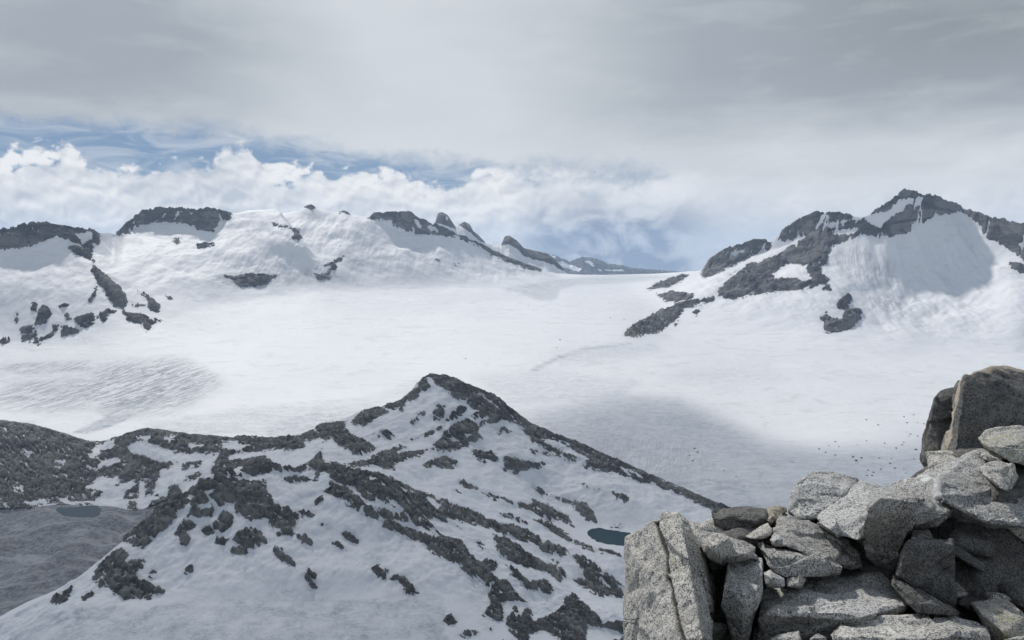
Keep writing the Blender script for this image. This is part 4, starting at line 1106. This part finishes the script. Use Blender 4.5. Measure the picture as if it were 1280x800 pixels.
def boulder(name, label, cat, mat, pts, thk=0.18, vox=0.014, seed=0, rough=1.0, chips=7, world=None, crack=None, group=None, shrink=0.86, chipd=0.06, ledge=0.0):
    rr = random.Random(seed * 13 + 5)
    vs = [pt(*p) for p in pts] if world is None else [Vector(w) for w in world]
    if world is None:
        cx = sum(p[0] for p in pts) / len(pts); cy = sum(p[1] for p in pts) / len(pts)
        Ymax = max(p[2] for p in pts)
        for p in pts:
            vs.append(pt(cx + (p[0] - cx) * shrink, cy + (p[1] - cy) * shrink + 4, max(p[2], Ymax - 0.1) * (1 + thk)))
    ctr = sum(vs, Vector()) / len(vs)
    bm = bmesh.new()
    for v in vs:
        bm.verts.new(v - ctr)
    bmesh.ops.convex_hull(bm, input=bm.verts)
    for v in [v for v in bm.verts if not v.link_faces]:
        bm.verts.remove(v)
    ext = [v.co.copy() for v in bm.verts]
    size = max(v.length for v in ext)
    for k in range(chips):                                        # knock off corners: small planar breaks
        d = Vector((rr.gauss(0, 1), rr.gauss(0, 1), rr.gauss(0, 1))).normalized()
        far = max(v.co.dot(d) for v in bm.verts)
        off = far - rr.uniform(0.4, 1.0) * chipd * size
        geom = bm.verts[:] + bm.edges[:] + bm.faces[:]
        bmesh.ops.bisect_plane(bm, geom=geom, plane_co=d * off, plane_no=d, clear_outer=True)
        bmesh.ops.convex_hull(bm, input=bm.verts)
        for v in [v for v in bm.verts if not v.link_faces]:
            bm.verts.remove(v)
    me = remesh(bm, vox)
    me.name = name
    nv = len(me.vertices)
    co = np.empty(nv * 3, np.float32); me.vertices.foreach_get('co', co); co = co.reshape(-1, 3).astype(float)
    nr = np.empty(nv * 3, np.float32); me.vertices.foreach_get('normal', nr); nr = nr.reshape(-1, 3).astype(float)
    P = co + np.array(ctr) + seed * 3.7
    d = 0
    for k, (f, a) in enumerate(((1.6, 0.018), (4.5, 0.015), (11, 0.0075), (26, 0.0038), (55, 0.0024))):
        d = d + gn3(P * f + k * 11) * a
    stepn = gn3(P * np.array([1.3, 1.3, 3.0]) + 40)                # broken ledges
    d = d - 0.030 * sstep(0.10, 0.15, stepn) - 0.022 * sstep(0.26, 0.31, gn3(P * 3.1 + 70)) - 0.010 * sstep(0.18, 0.25, gn3(P * 8.0 + 20))
    d = d * rough * min(1.0, size / 0.45)
    if crack:
        W3 = co + np.array(ctr)
        ppx, ppy = project(W3[:, 0], W3[:, 1], W3[:, 2])
        best = np.full(nv, 1e9)
        for a, b in zip(crack[:-1], crack[1:]):
            a = np.array(a); e = np.array(b) - a
            u = np.clip(((ppx - a[0]) * e[0] + (ppy - a[1]) * e[1]) / (e @ e), 0, 1)
            best = np.minimum(best, np.hypot(ppx - a[0] - u * e[0], ppy - a[1] - u * e[1]))
        wob = gn3(P * 9) * 1.2
        front = nr[:, 1] < 0.2
        crack_dark = sstep(3.0, 1.6, best + wob * 0.6) * front  # dark line following the crack
        d = d - 0.022 * sstep(3.6, 1.2, best + wob * 0.6) * front
    co = co + nr * np.asarray(d)[:, None]
    me.vertices.foreach_set('co', co.astype(np.float32).ravel())
    me.polygons.foreach_set('use_smooth', np.ones(len(me.polygons), bool))
    me.update()
    if crack:
        at = me.attributes.new('crack_dark', 'FLOAT', 'POINT'); at.data.foreach_set('value', crack_dark.astype(np.float32))
    me.materials.clear(); me.materials.append(mat)
    o = link(name, me, None, label=label, category=cat, kind='thing')
    if group:
        o['group'] = group
    o.location = ctr
    return o


v_up = pt(1168, 600, 5.9)
G_A = granite('pale_granite', 1.0, 0.12)
G_B = granite('grey_granite', 0.80, 0.10, 0.2, None, 0.3)
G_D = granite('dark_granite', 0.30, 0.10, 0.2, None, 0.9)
G_S = granite('stained_granite', 0.95, 0.25, 0.35)
G_R = granite('rusty_granite', 0.7, 0.1, 1.2, None, 0.2, (0.30, 0.185, 0.095), 0.5)
G_Y = granite('lichened_granite', 0.90, 0.55, 0.4)
G_V = granite('veined_granite', 0.92, 0.10, 0.0, (v_up, (0.93, -0.2, -0.32), 0.035), 0.3, vcol=(0.85, 0.84, 0.82))
G_V2 = granite('vein_crossed_granite', 0.95, 0.2, 0.2, (pt(1122, 785, 4.5), (0.99, 0.0, 0.1), 0.02), 0.0)
G_T = granite('dark_granite_with_painted_sunlit_strip', 0.33, 0.10, 0.2, (pt(1189, 520, 7.28), (0.35, -0.93, 0.12), 0.12), 0.8, vcol=(0.56, 0.49, 0.39))  # tan band paints sunlit brightness onto the narrow left facet
BR = 'granite boulders of the summit pile'

boulder('boulder', 'tall pale granite boulder at left end of pile, long dark crack down its face', 'boulder', G_S,
        [(840, 634, 5.3), (815, 648, 5.4), (800, 662, 5.45), (783, 672, 5.5), (782, 720, 5.3), (780, 800, 4.95), (779, 880, 4.65),
         (851, 648, 5.1), (861, 690, 4.8), (870, 750, 4.42), (879, 800, 4.15), (888, 880, 3.8), (866, 656, 5.35), (882, 668, 5.6), (893, 706, 5.7), (901, 800, 5.6), (908, 880, 5.5)],
        0.10, 0.0125, 1, 1.3, 9, chipd=0.03, crack=[(816, 645), (819, 662), (827, 690), (828, 712), (836, 735), (842, 760), (853, 800), (860, 860)], group=BR)
boulder('boulder', 'round knobbly stone beside the cracked boulder, above the upright block', 'boulder', G_S,
        [(884, 672, 4.95), (896, 665, 4.95), (911, 668, 4.95), (918, 680, 4.95), (916, 693, 4.95), (901, 706, 4.95), (886, 698, 4.95), (881, 684, 4.95), (899, 684, 4.72), (905, 674, 4.78), (890, 682, 4.76), (900, 696, 4.78)],
        0.05, 0.009, 2, 0.7, 10, group=BR)
boulder('boulder', 'flat stained slab behind the round knobbly stone', 'boulder', G_B,
        [(866, 655, 5.5), (905, 664, 5.6), (935, 672, 5.5), (948, 682, 5.4), (930, 694, 5.0), (905, 694, 5.0), (880, 690, 5.1), (868, 672, 5.3), (948, 700, 5.2), (900, 712, 5.2)],
        0.08, 0.012, 3, 0.9, 6, group=BR)
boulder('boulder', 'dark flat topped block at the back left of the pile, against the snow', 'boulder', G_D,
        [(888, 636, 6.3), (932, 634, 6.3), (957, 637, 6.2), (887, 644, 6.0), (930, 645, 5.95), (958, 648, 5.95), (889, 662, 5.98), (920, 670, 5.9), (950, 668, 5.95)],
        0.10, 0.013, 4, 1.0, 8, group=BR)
boulder('boulder', 'rusty orange brown rock next to the dark flat topped block', 'boulder', G_R,
        [(955, 634, 6.3), (970, 631, 6.3), (985, 635, 6.3), (986, 644, 6.1), (972, 648, 6.0), (965, 658, 5.9), (957, 652, 5.95), (962, 640, 6.0)],
        0.08, 0.010, 5, 0.8, 7, group=BR)
boulder('boulder', 'small pale flat stone wedged below the rusty brown rock', 'boulder', G_Y,
        [(931, 669, 5.7), (945, 660, 5.8), (960, 652, 5.85), (966, 660, 5.7), (962, 672, 5.55), (945, 675, 5.5), (932, 672, 5.6)],
        0.05, 0.009, 6, 0.7, 6, group=BR)
boulder('boulder', 'big pale block standing behind, its light face against the shaded glacier', 'boulder', G_A,
        [(986, 641, 6.2), (988, 622, 6.3), (996, 603, 6.35), (1012, 588, 6.5), (1040, 591, 6.6), (1072, 598, 6.5), (1060, 614, 6.2), (1022, 645, 6.0), (1000, 650, 6.0), (1076, 640, 6.2)],
        0.06, 0.012, 7, 0.9, 5, group=BR, chipd=0.03)
boulder('boulder', 'large pale slab with a bright upper edge leaning right of the big pale block', 'boulder', G_A,
        [(1020, 647, 5.95), (1048, 622, 6.05), (1075, 600, 6.2), (1097, 608, 6.2), (1120, 612, 6.2), (1140, 620, 5.9), (1100, 632, 5.6), (1080, 650, 5.45), (1072, 676, 5.35), (1050, 668, 5.45), (1030, 655, 5.7), (1130, 660, 5.9)],
        0.06, 0.012, 8, 0.9, 6, group=BR, chipd=0.03)
boulder('boulder', 'large dark faced boulder in the middle, overhanging and pointed at its foot', 'boulder', G_B,
        [(1096, 618, 5.75), (1122, 612, 5.8), (1160, 622, 5.75), (1148, 626, 5.12), (1100, 622, 5.22), (1081, 638, 5.3), (1078, 652, 5.3), (1072, 678, 5.48), (1136, 668, 5.3), (1146, 648, 5.2), (1131, 690, 5.45),
         (1116, 722, 5.6), (1100, 712, 5.6), (1085, 700, 5.55)],
        0.08, 0.012, 9, 0.9, 6, group=BR, chipd=0.03)
boulder('boulder', 'wedge shaped rock whose sharp nose points right, above the dark hollow', 'boulder', G_B,
        [(1130, 616, 5.6), (1162, 622, 5.6), (1193, 636, 5.45), (1190, 641, 5.38), (1172, 657, 5.3), (1140, 662, 5.25), (1134, 640, 5.2), (1140, 628, 5.3)],
        0.08, 0.011, 10, 0.9, 5, group=BR, chipd=0.03)
boulder('boulder', 'big sloping grey slab crossed by a white vein, on the right of the pile', 'boulder', G_V,
        [(1098, 613, 6.5), (1140, 596, 6.4), (1165, 585, 6.35), (1226, 560, 6.7), (1290, 585, 6.6), (1330, 600, 6.6), (1150, 590, 6.2), (1168, 600, 5.85), (1176, 625, 5.65), (1194, 637, 5.6), (1232, 654, 5.45), (1290, 658, 5.4),
         (1330, 660, 5.4), (1240, 690, 6.3), (1290, 695, 6.3), (1120, 640, 6.3), (1150, 655, 6.2)],
        0.07, 0.014, 11, 0.9, 6, shrink=0.62, group=BR, chipd=0.03)
boulder('boulder', 'brownish wedge of rock lying on the big sloping slab', 'boulder', G_S,
        [(1222, 587, 5.85), (1230, 577, 6.0), (1252, 573, 6.1), (1268, 580, 6.0), (1275, 595, 5.7), (1262, 616, 5.45), (1252, 612, 5.45), (1236, 598, 5.6)],
        0.05, 0.010, 12, 0.7, 6, group=BR)
boulder('boulder', 'thin flat flake on top of the sloping slab, under the lichened boulder', 'boulder', G_S,
        [(1228, 566, 6.35), (1242, 562, 6.4), (1256, 572, 6.2), (1250, 577, 6.05), (1236, 574, 6.1), (1226, 570, 6.2)],
        0.05, 0.009, 13, 0.6, 4, group=BR)
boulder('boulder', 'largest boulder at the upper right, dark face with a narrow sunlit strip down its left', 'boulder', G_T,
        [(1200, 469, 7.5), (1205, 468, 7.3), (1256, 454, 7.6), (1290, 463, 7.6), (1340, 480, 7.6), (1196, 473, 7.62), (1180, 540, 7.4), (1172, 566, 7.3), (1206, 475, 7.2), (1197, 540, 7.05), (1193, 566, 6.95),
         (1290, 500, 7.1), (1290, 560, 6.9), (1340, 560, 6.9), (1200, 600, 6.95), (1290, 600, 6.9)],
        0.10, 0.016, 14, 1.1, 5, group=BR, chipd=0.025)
boulder('boulder', 'dark jagged rock joined to the left side of the largest boulder', 'boulder', G_D,
        [(1168, 497, 7.75), (1176, 488, 7.9), (1192, 482, 7.9), (1198, 490, 7.8), (1171, 503, 7.7), (1163, 518, 7.6), (1160, 540, 7.55), (1152, 548, 7.6), (1150, 575, 7.5), (1158, 588, 7.45), (1178, 580, 7.3), (1190, 545, 7.45)],
        0.10, 0.015, 15, 1.1, 7, group=BR, chipd=0.03)
boulder('boulder', 'flat pale topped slab under the largest boulder', 'boulder', G_S,
        [(1157, 565, 6.95), (1190, 563, 7.1), (1212, 565, 7.0), (1196, 575, 6.6), (1160, 587, 6.5), (1165, 575, 6.55), (1180, 590, 6.6)],
        0.05, 0.012, 16, 0.7, 4, group=BR)
boulder('boulder', 'rounded grey rock with a yellow green lichened top at the right edge', 'boulder', G_Y,
        [(1222, 547, 6.5), (1232, 538, 6.6), (1257, 531, 6.75), (1290, 526, 6.8), (1330, 530, 6.8), (1226, 555, 6.3), (1240, 562, 6.15), (1262, 578, 6.05), (1290, 584, 6.0), (1330, 590, 6.0), (1250, 545, 6.35), (1270, 552, 6.2)],
        0.06, 0.013, 17, 0.8, 8, group=BR)
boulder('boulder', 'small square block under the pointed wedge, above the dark block with light top', 'boulder', G_B,
        [(1139, 660, 5.5), (1162, 661, 5.5), (1167, 672, 5.35), (1138, 673, 5.3), (1166, 680, 5.4), (1138, 680, 5.4)],
        0.06, 0.010, 18, 0.6, 3, group=BR)
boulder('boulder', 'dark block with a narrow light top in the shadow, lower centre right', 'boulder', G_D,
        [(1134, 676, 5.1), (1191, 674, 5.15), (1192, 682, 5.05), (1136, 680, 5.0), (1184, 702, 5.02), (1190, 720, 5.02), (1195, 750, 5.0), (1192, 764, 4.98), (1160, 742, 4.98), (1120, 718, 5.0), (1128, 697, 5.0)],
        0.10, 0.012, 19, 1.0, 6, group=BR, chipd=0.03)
boulder('boulder', 'narrow plank like stone jutting out to the right in the hollow', 'boulder', G_D,
        [(1190, 681, 5.4), (1197, 679, 5.5), (1234, 706, 5.2), (1229, 714, 5.1), (1190, 693, 5.3), (1226, 714, 5.2)],
        0.04, 0.009, 20, 0.5, 3, group=BR, chipd=0.02)
boulder('boulder', 'dark sloping plate below the pointed foot of the dark faced boulder', 'boulder', G_D,
        [(1114, 717, 5.05), (1135, 724, 4.95), (1197, 762, 4.7), (1192, 772, 4.7), (1145, 768, 4.75), (1140, 748, 4.8), (1112, 730, 5.0)],
        0.08, 0.011, 21, 0.8, 4, group=BR, chipd=0.03)
boulder('boulder', 'pale square block with a small dark hollow on top, lower right corner', 'boulder', G_Y,
        [(1214, 753, 5.0), (1245, 747, 5.15), (1261, 750, 5.15), (1283, 772, 4.85), (1283, 785, 4.75), (1253, 791, 4.5), (1228, 768, 4.65), (1245, 812, 4.6), (1290, 812, 4.7)],
        0.06, 0.010, 22, 0.8, 6, group=BR, chipd=0.04)
boulder('boulder', 'dark rounded stone at the right edge behind the pale square block', 'boulder', G_D,
        [(1244, 738, 5.45), (1262, 734, 5.5), (1284, 742, 5.5), (1300, 760, 5.3), (1262, 752, 5.2), (1290, 775, 5.2), (1250, 756, 5.3)],
        0.06, 0.011, 23, 0.8, 8, group=BR)
boulder('boulder', 'long low stone crossed by a white vein along the bottom edge', 'boulder', G_V2,
        [(1034, 787, 4.55), (1048, 774, 4.75), (1085, 769, 4.85), (1122, 769, 4.85), (1160, 766, 4.85), (1170, 778, 4.6), (1160, 798, 4.35), (1120, 800, 4.35), (1050, 797, 4.4), (1035, 796, 4.45), (1170, 840, 4.5), (1040, 840, 4.5)],
        0.06, 0.010, 24, 0.8, 6, group=BR, chipd=0.03)
boulder('boulder', 'wide humped stone right of the vein crossed one, along the bottom edge', 'boulder', G_B,
        [(1150, 780, 4.6), (1164, 762, 4.8), (1176, 759, 4.85), (1197, 763, 4.8), (1238, 780, 4.6), (1244, 792, 4.5), (1243, 812, 4.4), (1200, 790, 4.3), (1160, 796, 4.3), (1150, 830, 4.3), (1244, 840, 4.4)],
        0.06, 0.010, 25, 0.8, 7, group=BR, chipd=0.03)
boulder('boulder', 'long flat topped slab in the centre with a bright top and a black shaded front', 'boulder', G_A,
        [(947, 738, 5.35), (980, 731, 5.45), (1010, 712, 5.65), (1050, 713, 5.68), (1138, 732, 5.55), (1146, 750, 5.15), (1133, 757, 4.95), (1075, 772, 4.72), (1010, 768, 4.70), (957, 765, 4.75), (943, 775, 4.85),
         (941, 800, 5.05), (1030, 830, 5.05), (1120, 800, 5.1), (955, 830, 5.05)],
        0.05, 0.012, 26, 0.8, 4, group=BR, chipd=0.02)
boulder('boulder', 'upright block between the cracked boulder and the long slab, its foot in shadow', 'boulder', G_A,
        [(908, 702, 5.15), (920, 692, 5.3), (953, 697, 5.3), (951, 706, 5.15), (954, 728, 4.85), (948, 746, 4.8), (938, 782, 4.82), (926, 800, 4.85), (901, 756, 4.9), (904, 736, 4.85), (930, 742, 4.68), (955, 738, 4.8), (925, 830, 5.0)],
        0.06, 0.010, 27, 0.8, 2, group=BR, chipd=0.03)
boulder('boulder', 'large grey stone with a rounded lower right corner, above the long slab', 'boulder', G_B,
        [(964, 661, 5.7), (976, 642, 5.95), (990, 645, 5.9), (1012, 650, 5.85), (1045, 667, 5.75), (1076, 683, 5.65), (1083, 697, 5.5), (1079, 713, 5.4), (1060, 711, 5.35), (1012, 694, 5.3), (985, 684, 5.35), (965, 680, 5.5)],
        0.06, 0.011, 28, 0.9, 6, group=BR, chipd=0.03)
boulder('boulder', 'dark fronted block with a thin bright top edge, below the large grey stone', 'boulder', G_B,
        [(944, 676, 5.6), (962, 683, 5.45), (985, 683, 5.4), (1000, 685, 5.4), (1035, 694, 5.3), (1055, 708, 5.2), (1050, 718, 5.2), (1012, 716, 5.15), (982, 722, 5.1), (966, 716, 5.15), (957, 704, 5.2), (958, 690, 5.2)],
        0.06, 0.010, 29, 0.9, 6, group=BR, chipd=0.03)
boulder('boulder', 'tiny white topped chip between the upright block and the long slab', 'boulder', G_A,
        [(953, 714, 5.0), (962, 712, 5.05), (980, 723, 5.0), (981, 732, 4.95), (958, 732, 4.95), (966, 724, 4.88)],
        0.04, 0.008, 30, 0.5, 5, group=BR)
boulder('boulder', 'angular grey stone perched on the left end of the long slab', 'boulder', G_B,
        [(982, 716, 5.2), (990, 705, 5.3), (1006, 707, 5.3), (1012, 716, 5.2), (1002, 735, 5.0), (983, 733, 5.05), (998, 720, 5.05)],
        0.04, 0.008, 31, 0.6, 5, group=BR)
boulder('boulder', 'small pale lump against the left side of the large grey stone', 'boulder', G_A,
        [(960, 673, 5.5), (966, 668, 5.55), (977, 667, 5.55), (984, 675, 5.5), (977, 684, 5.4), (964, 682, 5.4), (970, 674, 5.35)],
        0.04, 0.008, 32, 0.6, 8, group=BR)
boulder('boulder', 'small pointed wedge, dark on its right side, between grey stone and pale slab', 'boulder', G_A,
        [(1020, 652, 5.75), (1045, 645, 5.7), (1060, 669, 5.5), (1048, 670, 5.45), (1035, 662, 5.5), (1046, 650, 5.5)],
        0.04, 0.008, 33, 0.5, 3, group=BR, chipd=0.03)
boulder('boulder', 'small flat stone at the bottom edge below the black front of the long slab', 'boulder', G_B,
        [(962, 797, 4.6), (975, 790, 4.65), (1000, 788, 4.65), (1003, 800, 4.5), (1000, 830, 4.5), (965, 830, 4.5)],
        0.05, 0.009, 34, 0.6, 5, group=BR)
boulder('boulder', 'little stone at the bottom edge just left of the vein crossed stone', 'boulder', G_B,
        [(1012, 797, 4.5), (1022, 791, 4.55), (1034, 796, 4.5), (1036, 830, 4.45), (1012, 830, 4.45)],
        0.05, 0.009, 35, 0.6, 4, group=BR)
boulder('boulder', 'greenish stone tip in the bottom right corner', 'boulder', G_Y,
        [(1256, 796, 4.3), (1275, 793, 4.35), (1300, 796, 4.35), (1300, 830, 4.2), (1256, 830, 4.2)],
        0.05, 0.009, 36, 0.6, 4, group=BR)
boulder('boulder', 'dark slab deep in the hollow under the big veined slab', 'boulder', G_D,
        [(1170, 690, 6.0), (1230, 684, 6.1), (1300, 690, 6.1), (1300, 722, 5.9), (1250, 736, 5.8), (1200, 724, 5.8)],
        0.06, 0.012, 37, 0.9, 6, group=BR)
boulder('boulder', 'dark stone low in the hollow, left of the dark rounded stone', 'boulder', G_D,
        [(1200, 742, 5.35), (1222, 728, 5.5), (1250, 735, 5.5), (1248, 756, 5.2), (1215, 762, 5.1), (1198, 757, 5.2)],
        0.06, 0.011, 38, 0.9, 6, group=BR)

# loose stones filling the gaps between the big boulders
fill = random.Random(21)
for k in range(34):
    x = fill.uniform(1.15, 3.9); y = fill.uniform(4.7, 6.3)
    zf = -2.70 + 0.5 * float(sstep(4.9, 5.9, y)) + 0.6 * float(sstep(2.2, 4.5, x) * sstep(4.5, 6.5, y))
    r = fill.uniform(0.10, 0.22)
    ws = []
    for _ in range(14):
        d = Vector((fill.gauss(0, 1), fill.gauss(0, 1), fill.gauss(0, 1))).normalized()
        ws.append((x + d.x * r * 1.3, y + d.y * r, zf + d.z * r * 0.7))
    boulder('stone', 'loose angular stone filling a gap between the big granite boulders', 'stone', (G_B, G_D, G_S)[k % 3], [], vox=0.018, seed=60 + k, rough=0.7, chips=4, world=ws, group='stones in the gaps between the boulders')

# rocky ground of the summit under the boulders, falling away on every side
gxs = np.concatenate([-np.geomspace(900, 4, 26), np.linspace(-3.8, 9, 90), np.geomspace(9.3, 900, 26)])
gys = np.concatenate([-np.geomspace(700, 3.2, 22), np.linspace(-3, 11, 110), np.geomspace(11.2, 700, 28)])
GX, GY = np.meshgrid(gxs, gys)
edge_x = 1.05 + (GY - 4.5) * 0.13
inner = np.clip(edge_x - GX, 0, None) * sstep(2.2, 3.8, GY)          # metres left of the pile, ahead of the feet
beyond = np.clip(GY - 6.4 - 0.35 * np.clip(GX - 2.2, 0, 3), 0, None)
behind = np.clip(-GY - 4, 0, None); side = np.clip(GX - 7, 0, None); lefts = np.clip(-GX - 3, 0, None)
GZ = -2.75 + 0.5 * sstep(4.9, 5.9, GY) + 0.6 * sstep(2.2, 4.5, GX) * sstep(4.5, 6.5, GY) + 1.05 * sstep(2.8, 0.5, GY)
GZ = GZ - inner * 4.0 - beyond * 1.25 - behind * 0.9 - side * 0.9 - lefts * 1.0
GZ = np.maximum(GZ, -690) + fbm2(GX / 0.9, GY / 0.9, 5) * 0.16 * sstep(60, 10, np.hypot(GX, GY))
far_r = np.hypot(GX, GY)
GZ = GZ + fbm2(GX / 60, GY / 60, 5, ridge=True) * np.clip(far_r - 30, 0, 300) * 0.05
M_GR = granite('ground_granite', 0.30, 0.1, 0.3, None, 0.9)
grid_mesh('rocky_ground', GX, GY, GZ, np.ones((GX.shape[0] - 1, GX.shape[1] - 1), bool), M_GR, kind='structure', label='dark rocky ground showing in the gaps beneath the boulders', category='ground')

# the snow plain that carries everything out to the horizon
bx_, by_ = np.meshgrid(np.linspace(-26000, 26000, 40), np.linspace(-20000, 24000, 40))
bz = -960 + fbm2(bx_ / 5000, by_ / 5000, 4) * 60
grid_mesh('ground', bx_, by_, bz, np.ones((39, 39), bool), M_SNOW_N, {'dirt': bx_ * 0 + 0.2, 'crev': bx_ * 0}, kind='structure', label='snow covered ground out to the horizon', category='ground')

# ------------------------------------------------------------------ the cloud that shades the near ridge (above the picture)
def cloud(name, label, shadow_poly, zg, base, thick, dens, feather, seed):
    """a closed, lumpy body of cloud above; shadow_poly is where its shade falls on the ground at height zg"""
    P = np.array(shadow_poly, float)
    k = (base - zg) / SUN.z
    P = P + np.array([SUN.x * k, SUN.y * k])
    x0, x1 = P[:, 0].min() - feather, P[:, 0].max() + feather; y0, y1 = P[:, 1].min() - feather, P[:, 1].max() + feather
    st = max(x1 - x0, y1 - y0) / 90
    gx, gy = np.meshgrid(np.arange(x0, x1 + st, st), np.arange(y0, y1 + st, st))
    d2 = np.full(gx.shape, 1e18); ins = np.zeros(gx.shape, bool)
    for a, b in zip(P, np.roll(P, -1, axis=0)):
        e = b - a; L = e @ e
        u = np.clip(((gx - a[0]) * e[0] + (gy - a[1]) * e[1]) / L, 0, 1)
        d2 = np.minimum(d2, (gx - a[0] - u * e[0])**2 + (gy - a[1] - u * e[1])**2)
        c = (a[1] > gy) != (b[1] > gy)
        if a[1] != b[1]:
            ins ^= c & (gx < (b[0] - a[0]) * (gy - a[1]) / (b[1] - a[1]) + a[0])
    s = np.sqrt(d2) * np.where(ins, 1, -1) + fbm2(gx / 420 + seed, gy / 420, 5) * feather * 1.7
    hgt = thick * sstep(-feather * 0.3, feather, s) * (0.8 + 0.35 * fbm2(gx / 300, gy / 300 + seed, 4))
    R, Cn = gx.shape
    v = hgt > 1.0
    f = v[:-1, :-1] & v[1:, :-1] & v[:-1, 1:] & v[1:, 1:]
    top_ = np.stack([gx, gy, base + hgt], 2).reshape(-1, 3); bot = np.stack([gx, gy, base - 0.18 * hgt], 2).reshape(-1, 3)
    fr, fc = np.nonzero(f)
    faces = []
    N_ = R * Cn
    for r, c in zip(fr, fc):
        a = r * Cn + c
        faces.append((a, a + 1, a + Cn + 1, a + Cn)); faces.append((N_ + a, N_ + a + Cn, N_ + a + Cn + 1, N_ + a + 1))
        if r == 0 or not f[r - 1, c]: faces.append((a + 1, a, N_ + a, N_ + a + 1))
        if r == R - 2 or not f[r + 1, c]: faces.append((a + Cn, a + Cn + 1, N_ + a + Cn + 1, N_ + a + Cn))
        if c == 0 or not f[r, c - 1]: faces.append((a, a + Cn, N_ + a + Cn, N_ + a))
        if c == Cn - 2 or not f[r, c + 1]: faces.append((a + Cn + 1, a + 1, N_ + a + 1, N_ + a + Cn + 1))
    allv = np.concatenate([top_, bot])
    used = sorted({i for q in faces for i in q}); mp = {u: i for i, u in enumerate(used)}
    me = bpy.data.meshes.new(name)
    me.from_pydata(allv[used].tolist(), [], [tuple(mp[i] for i in q) for q in faces])
    m = bpy.data.materials.new('cloud_vapour'); m.use_nodes = True
    t = NT(m.node_tree)
    vol = t.node('ShaderNodeVolumePrincipled', Color=(1, 1, 1, 1), Density=dens)
    t.node('ShaderNodeOutputMaterial', Volume=vol.outputs[0])
    return link(name, me, m, kind='stuff', label=label, category='cloud')


def gnd(px, py, z):
    Yp = z / float(e_of(py)); q = pt(px, py, Yp)
    return (q.x, q.y)


cloud('cloud', 'low grey cloud overhead that shades the near ridge',
      [(-2600, 2440), (-1200, 2440), (-200, 2400), (60, 2350), gnd(640, 530, -570), gnd(760, 560, -575), gnd(900, 610, -575), gnd(1300, 640, -575), (1500, 560), (-2600, 600)],
      -520.0, 2150.0, 430.0, 0.0019, 120.0, 3)
cloud('cloud', 'thin ragged cloud overhead that dims the grey ice behind the boulders',
      [gnd(640, 520, -570), gnd(700, 508, -575), gnd(780, 496, -575), gnd(860, 500, -575), gnd(930, 540, -575), gnd(1000, 545, -575), gnd(1160, 526, -575),
       gnd(1400, 520, -575), (2400, 1300), gnd(1300, 650, -575), gnd(900, 640, -575), gnd(760, 590, -575), gnd(640, 545, -570)],
      -520.0, 2720.0, 240.0, 0.0028, 60.0, 11)

# ------------------------------------------------------------------ the blue mountain air
bm = bmesh.new()
bmesh.ops.create_cube(bm, size=1.0)
for v in bm.verts:
    v.co = Vector((v.co.x * 60000, v.co.y * 52000 + 2000, -300 + v.co.z * 1800))
me = bpy.data.meshes.new('haze'); bm.to_mesh(me); bm.free()
mh = bpy.data.materials.new('mountain_air'); mh.use_nodes = True
t = NT(mh.node_tree)
vol = t.node('ShaderNodeVolumePrincipled', Color=(0.60, 0.77, 1.0, 1), Density=2.9e-5, Anisotropy=0.1)
t.node('ShaderNodeOutputMaterial', Volume=vol.outputs[0])
link('haze', me, mh, kind='stuff', label='thin blue air between the camera and the far mountains', category='haze')
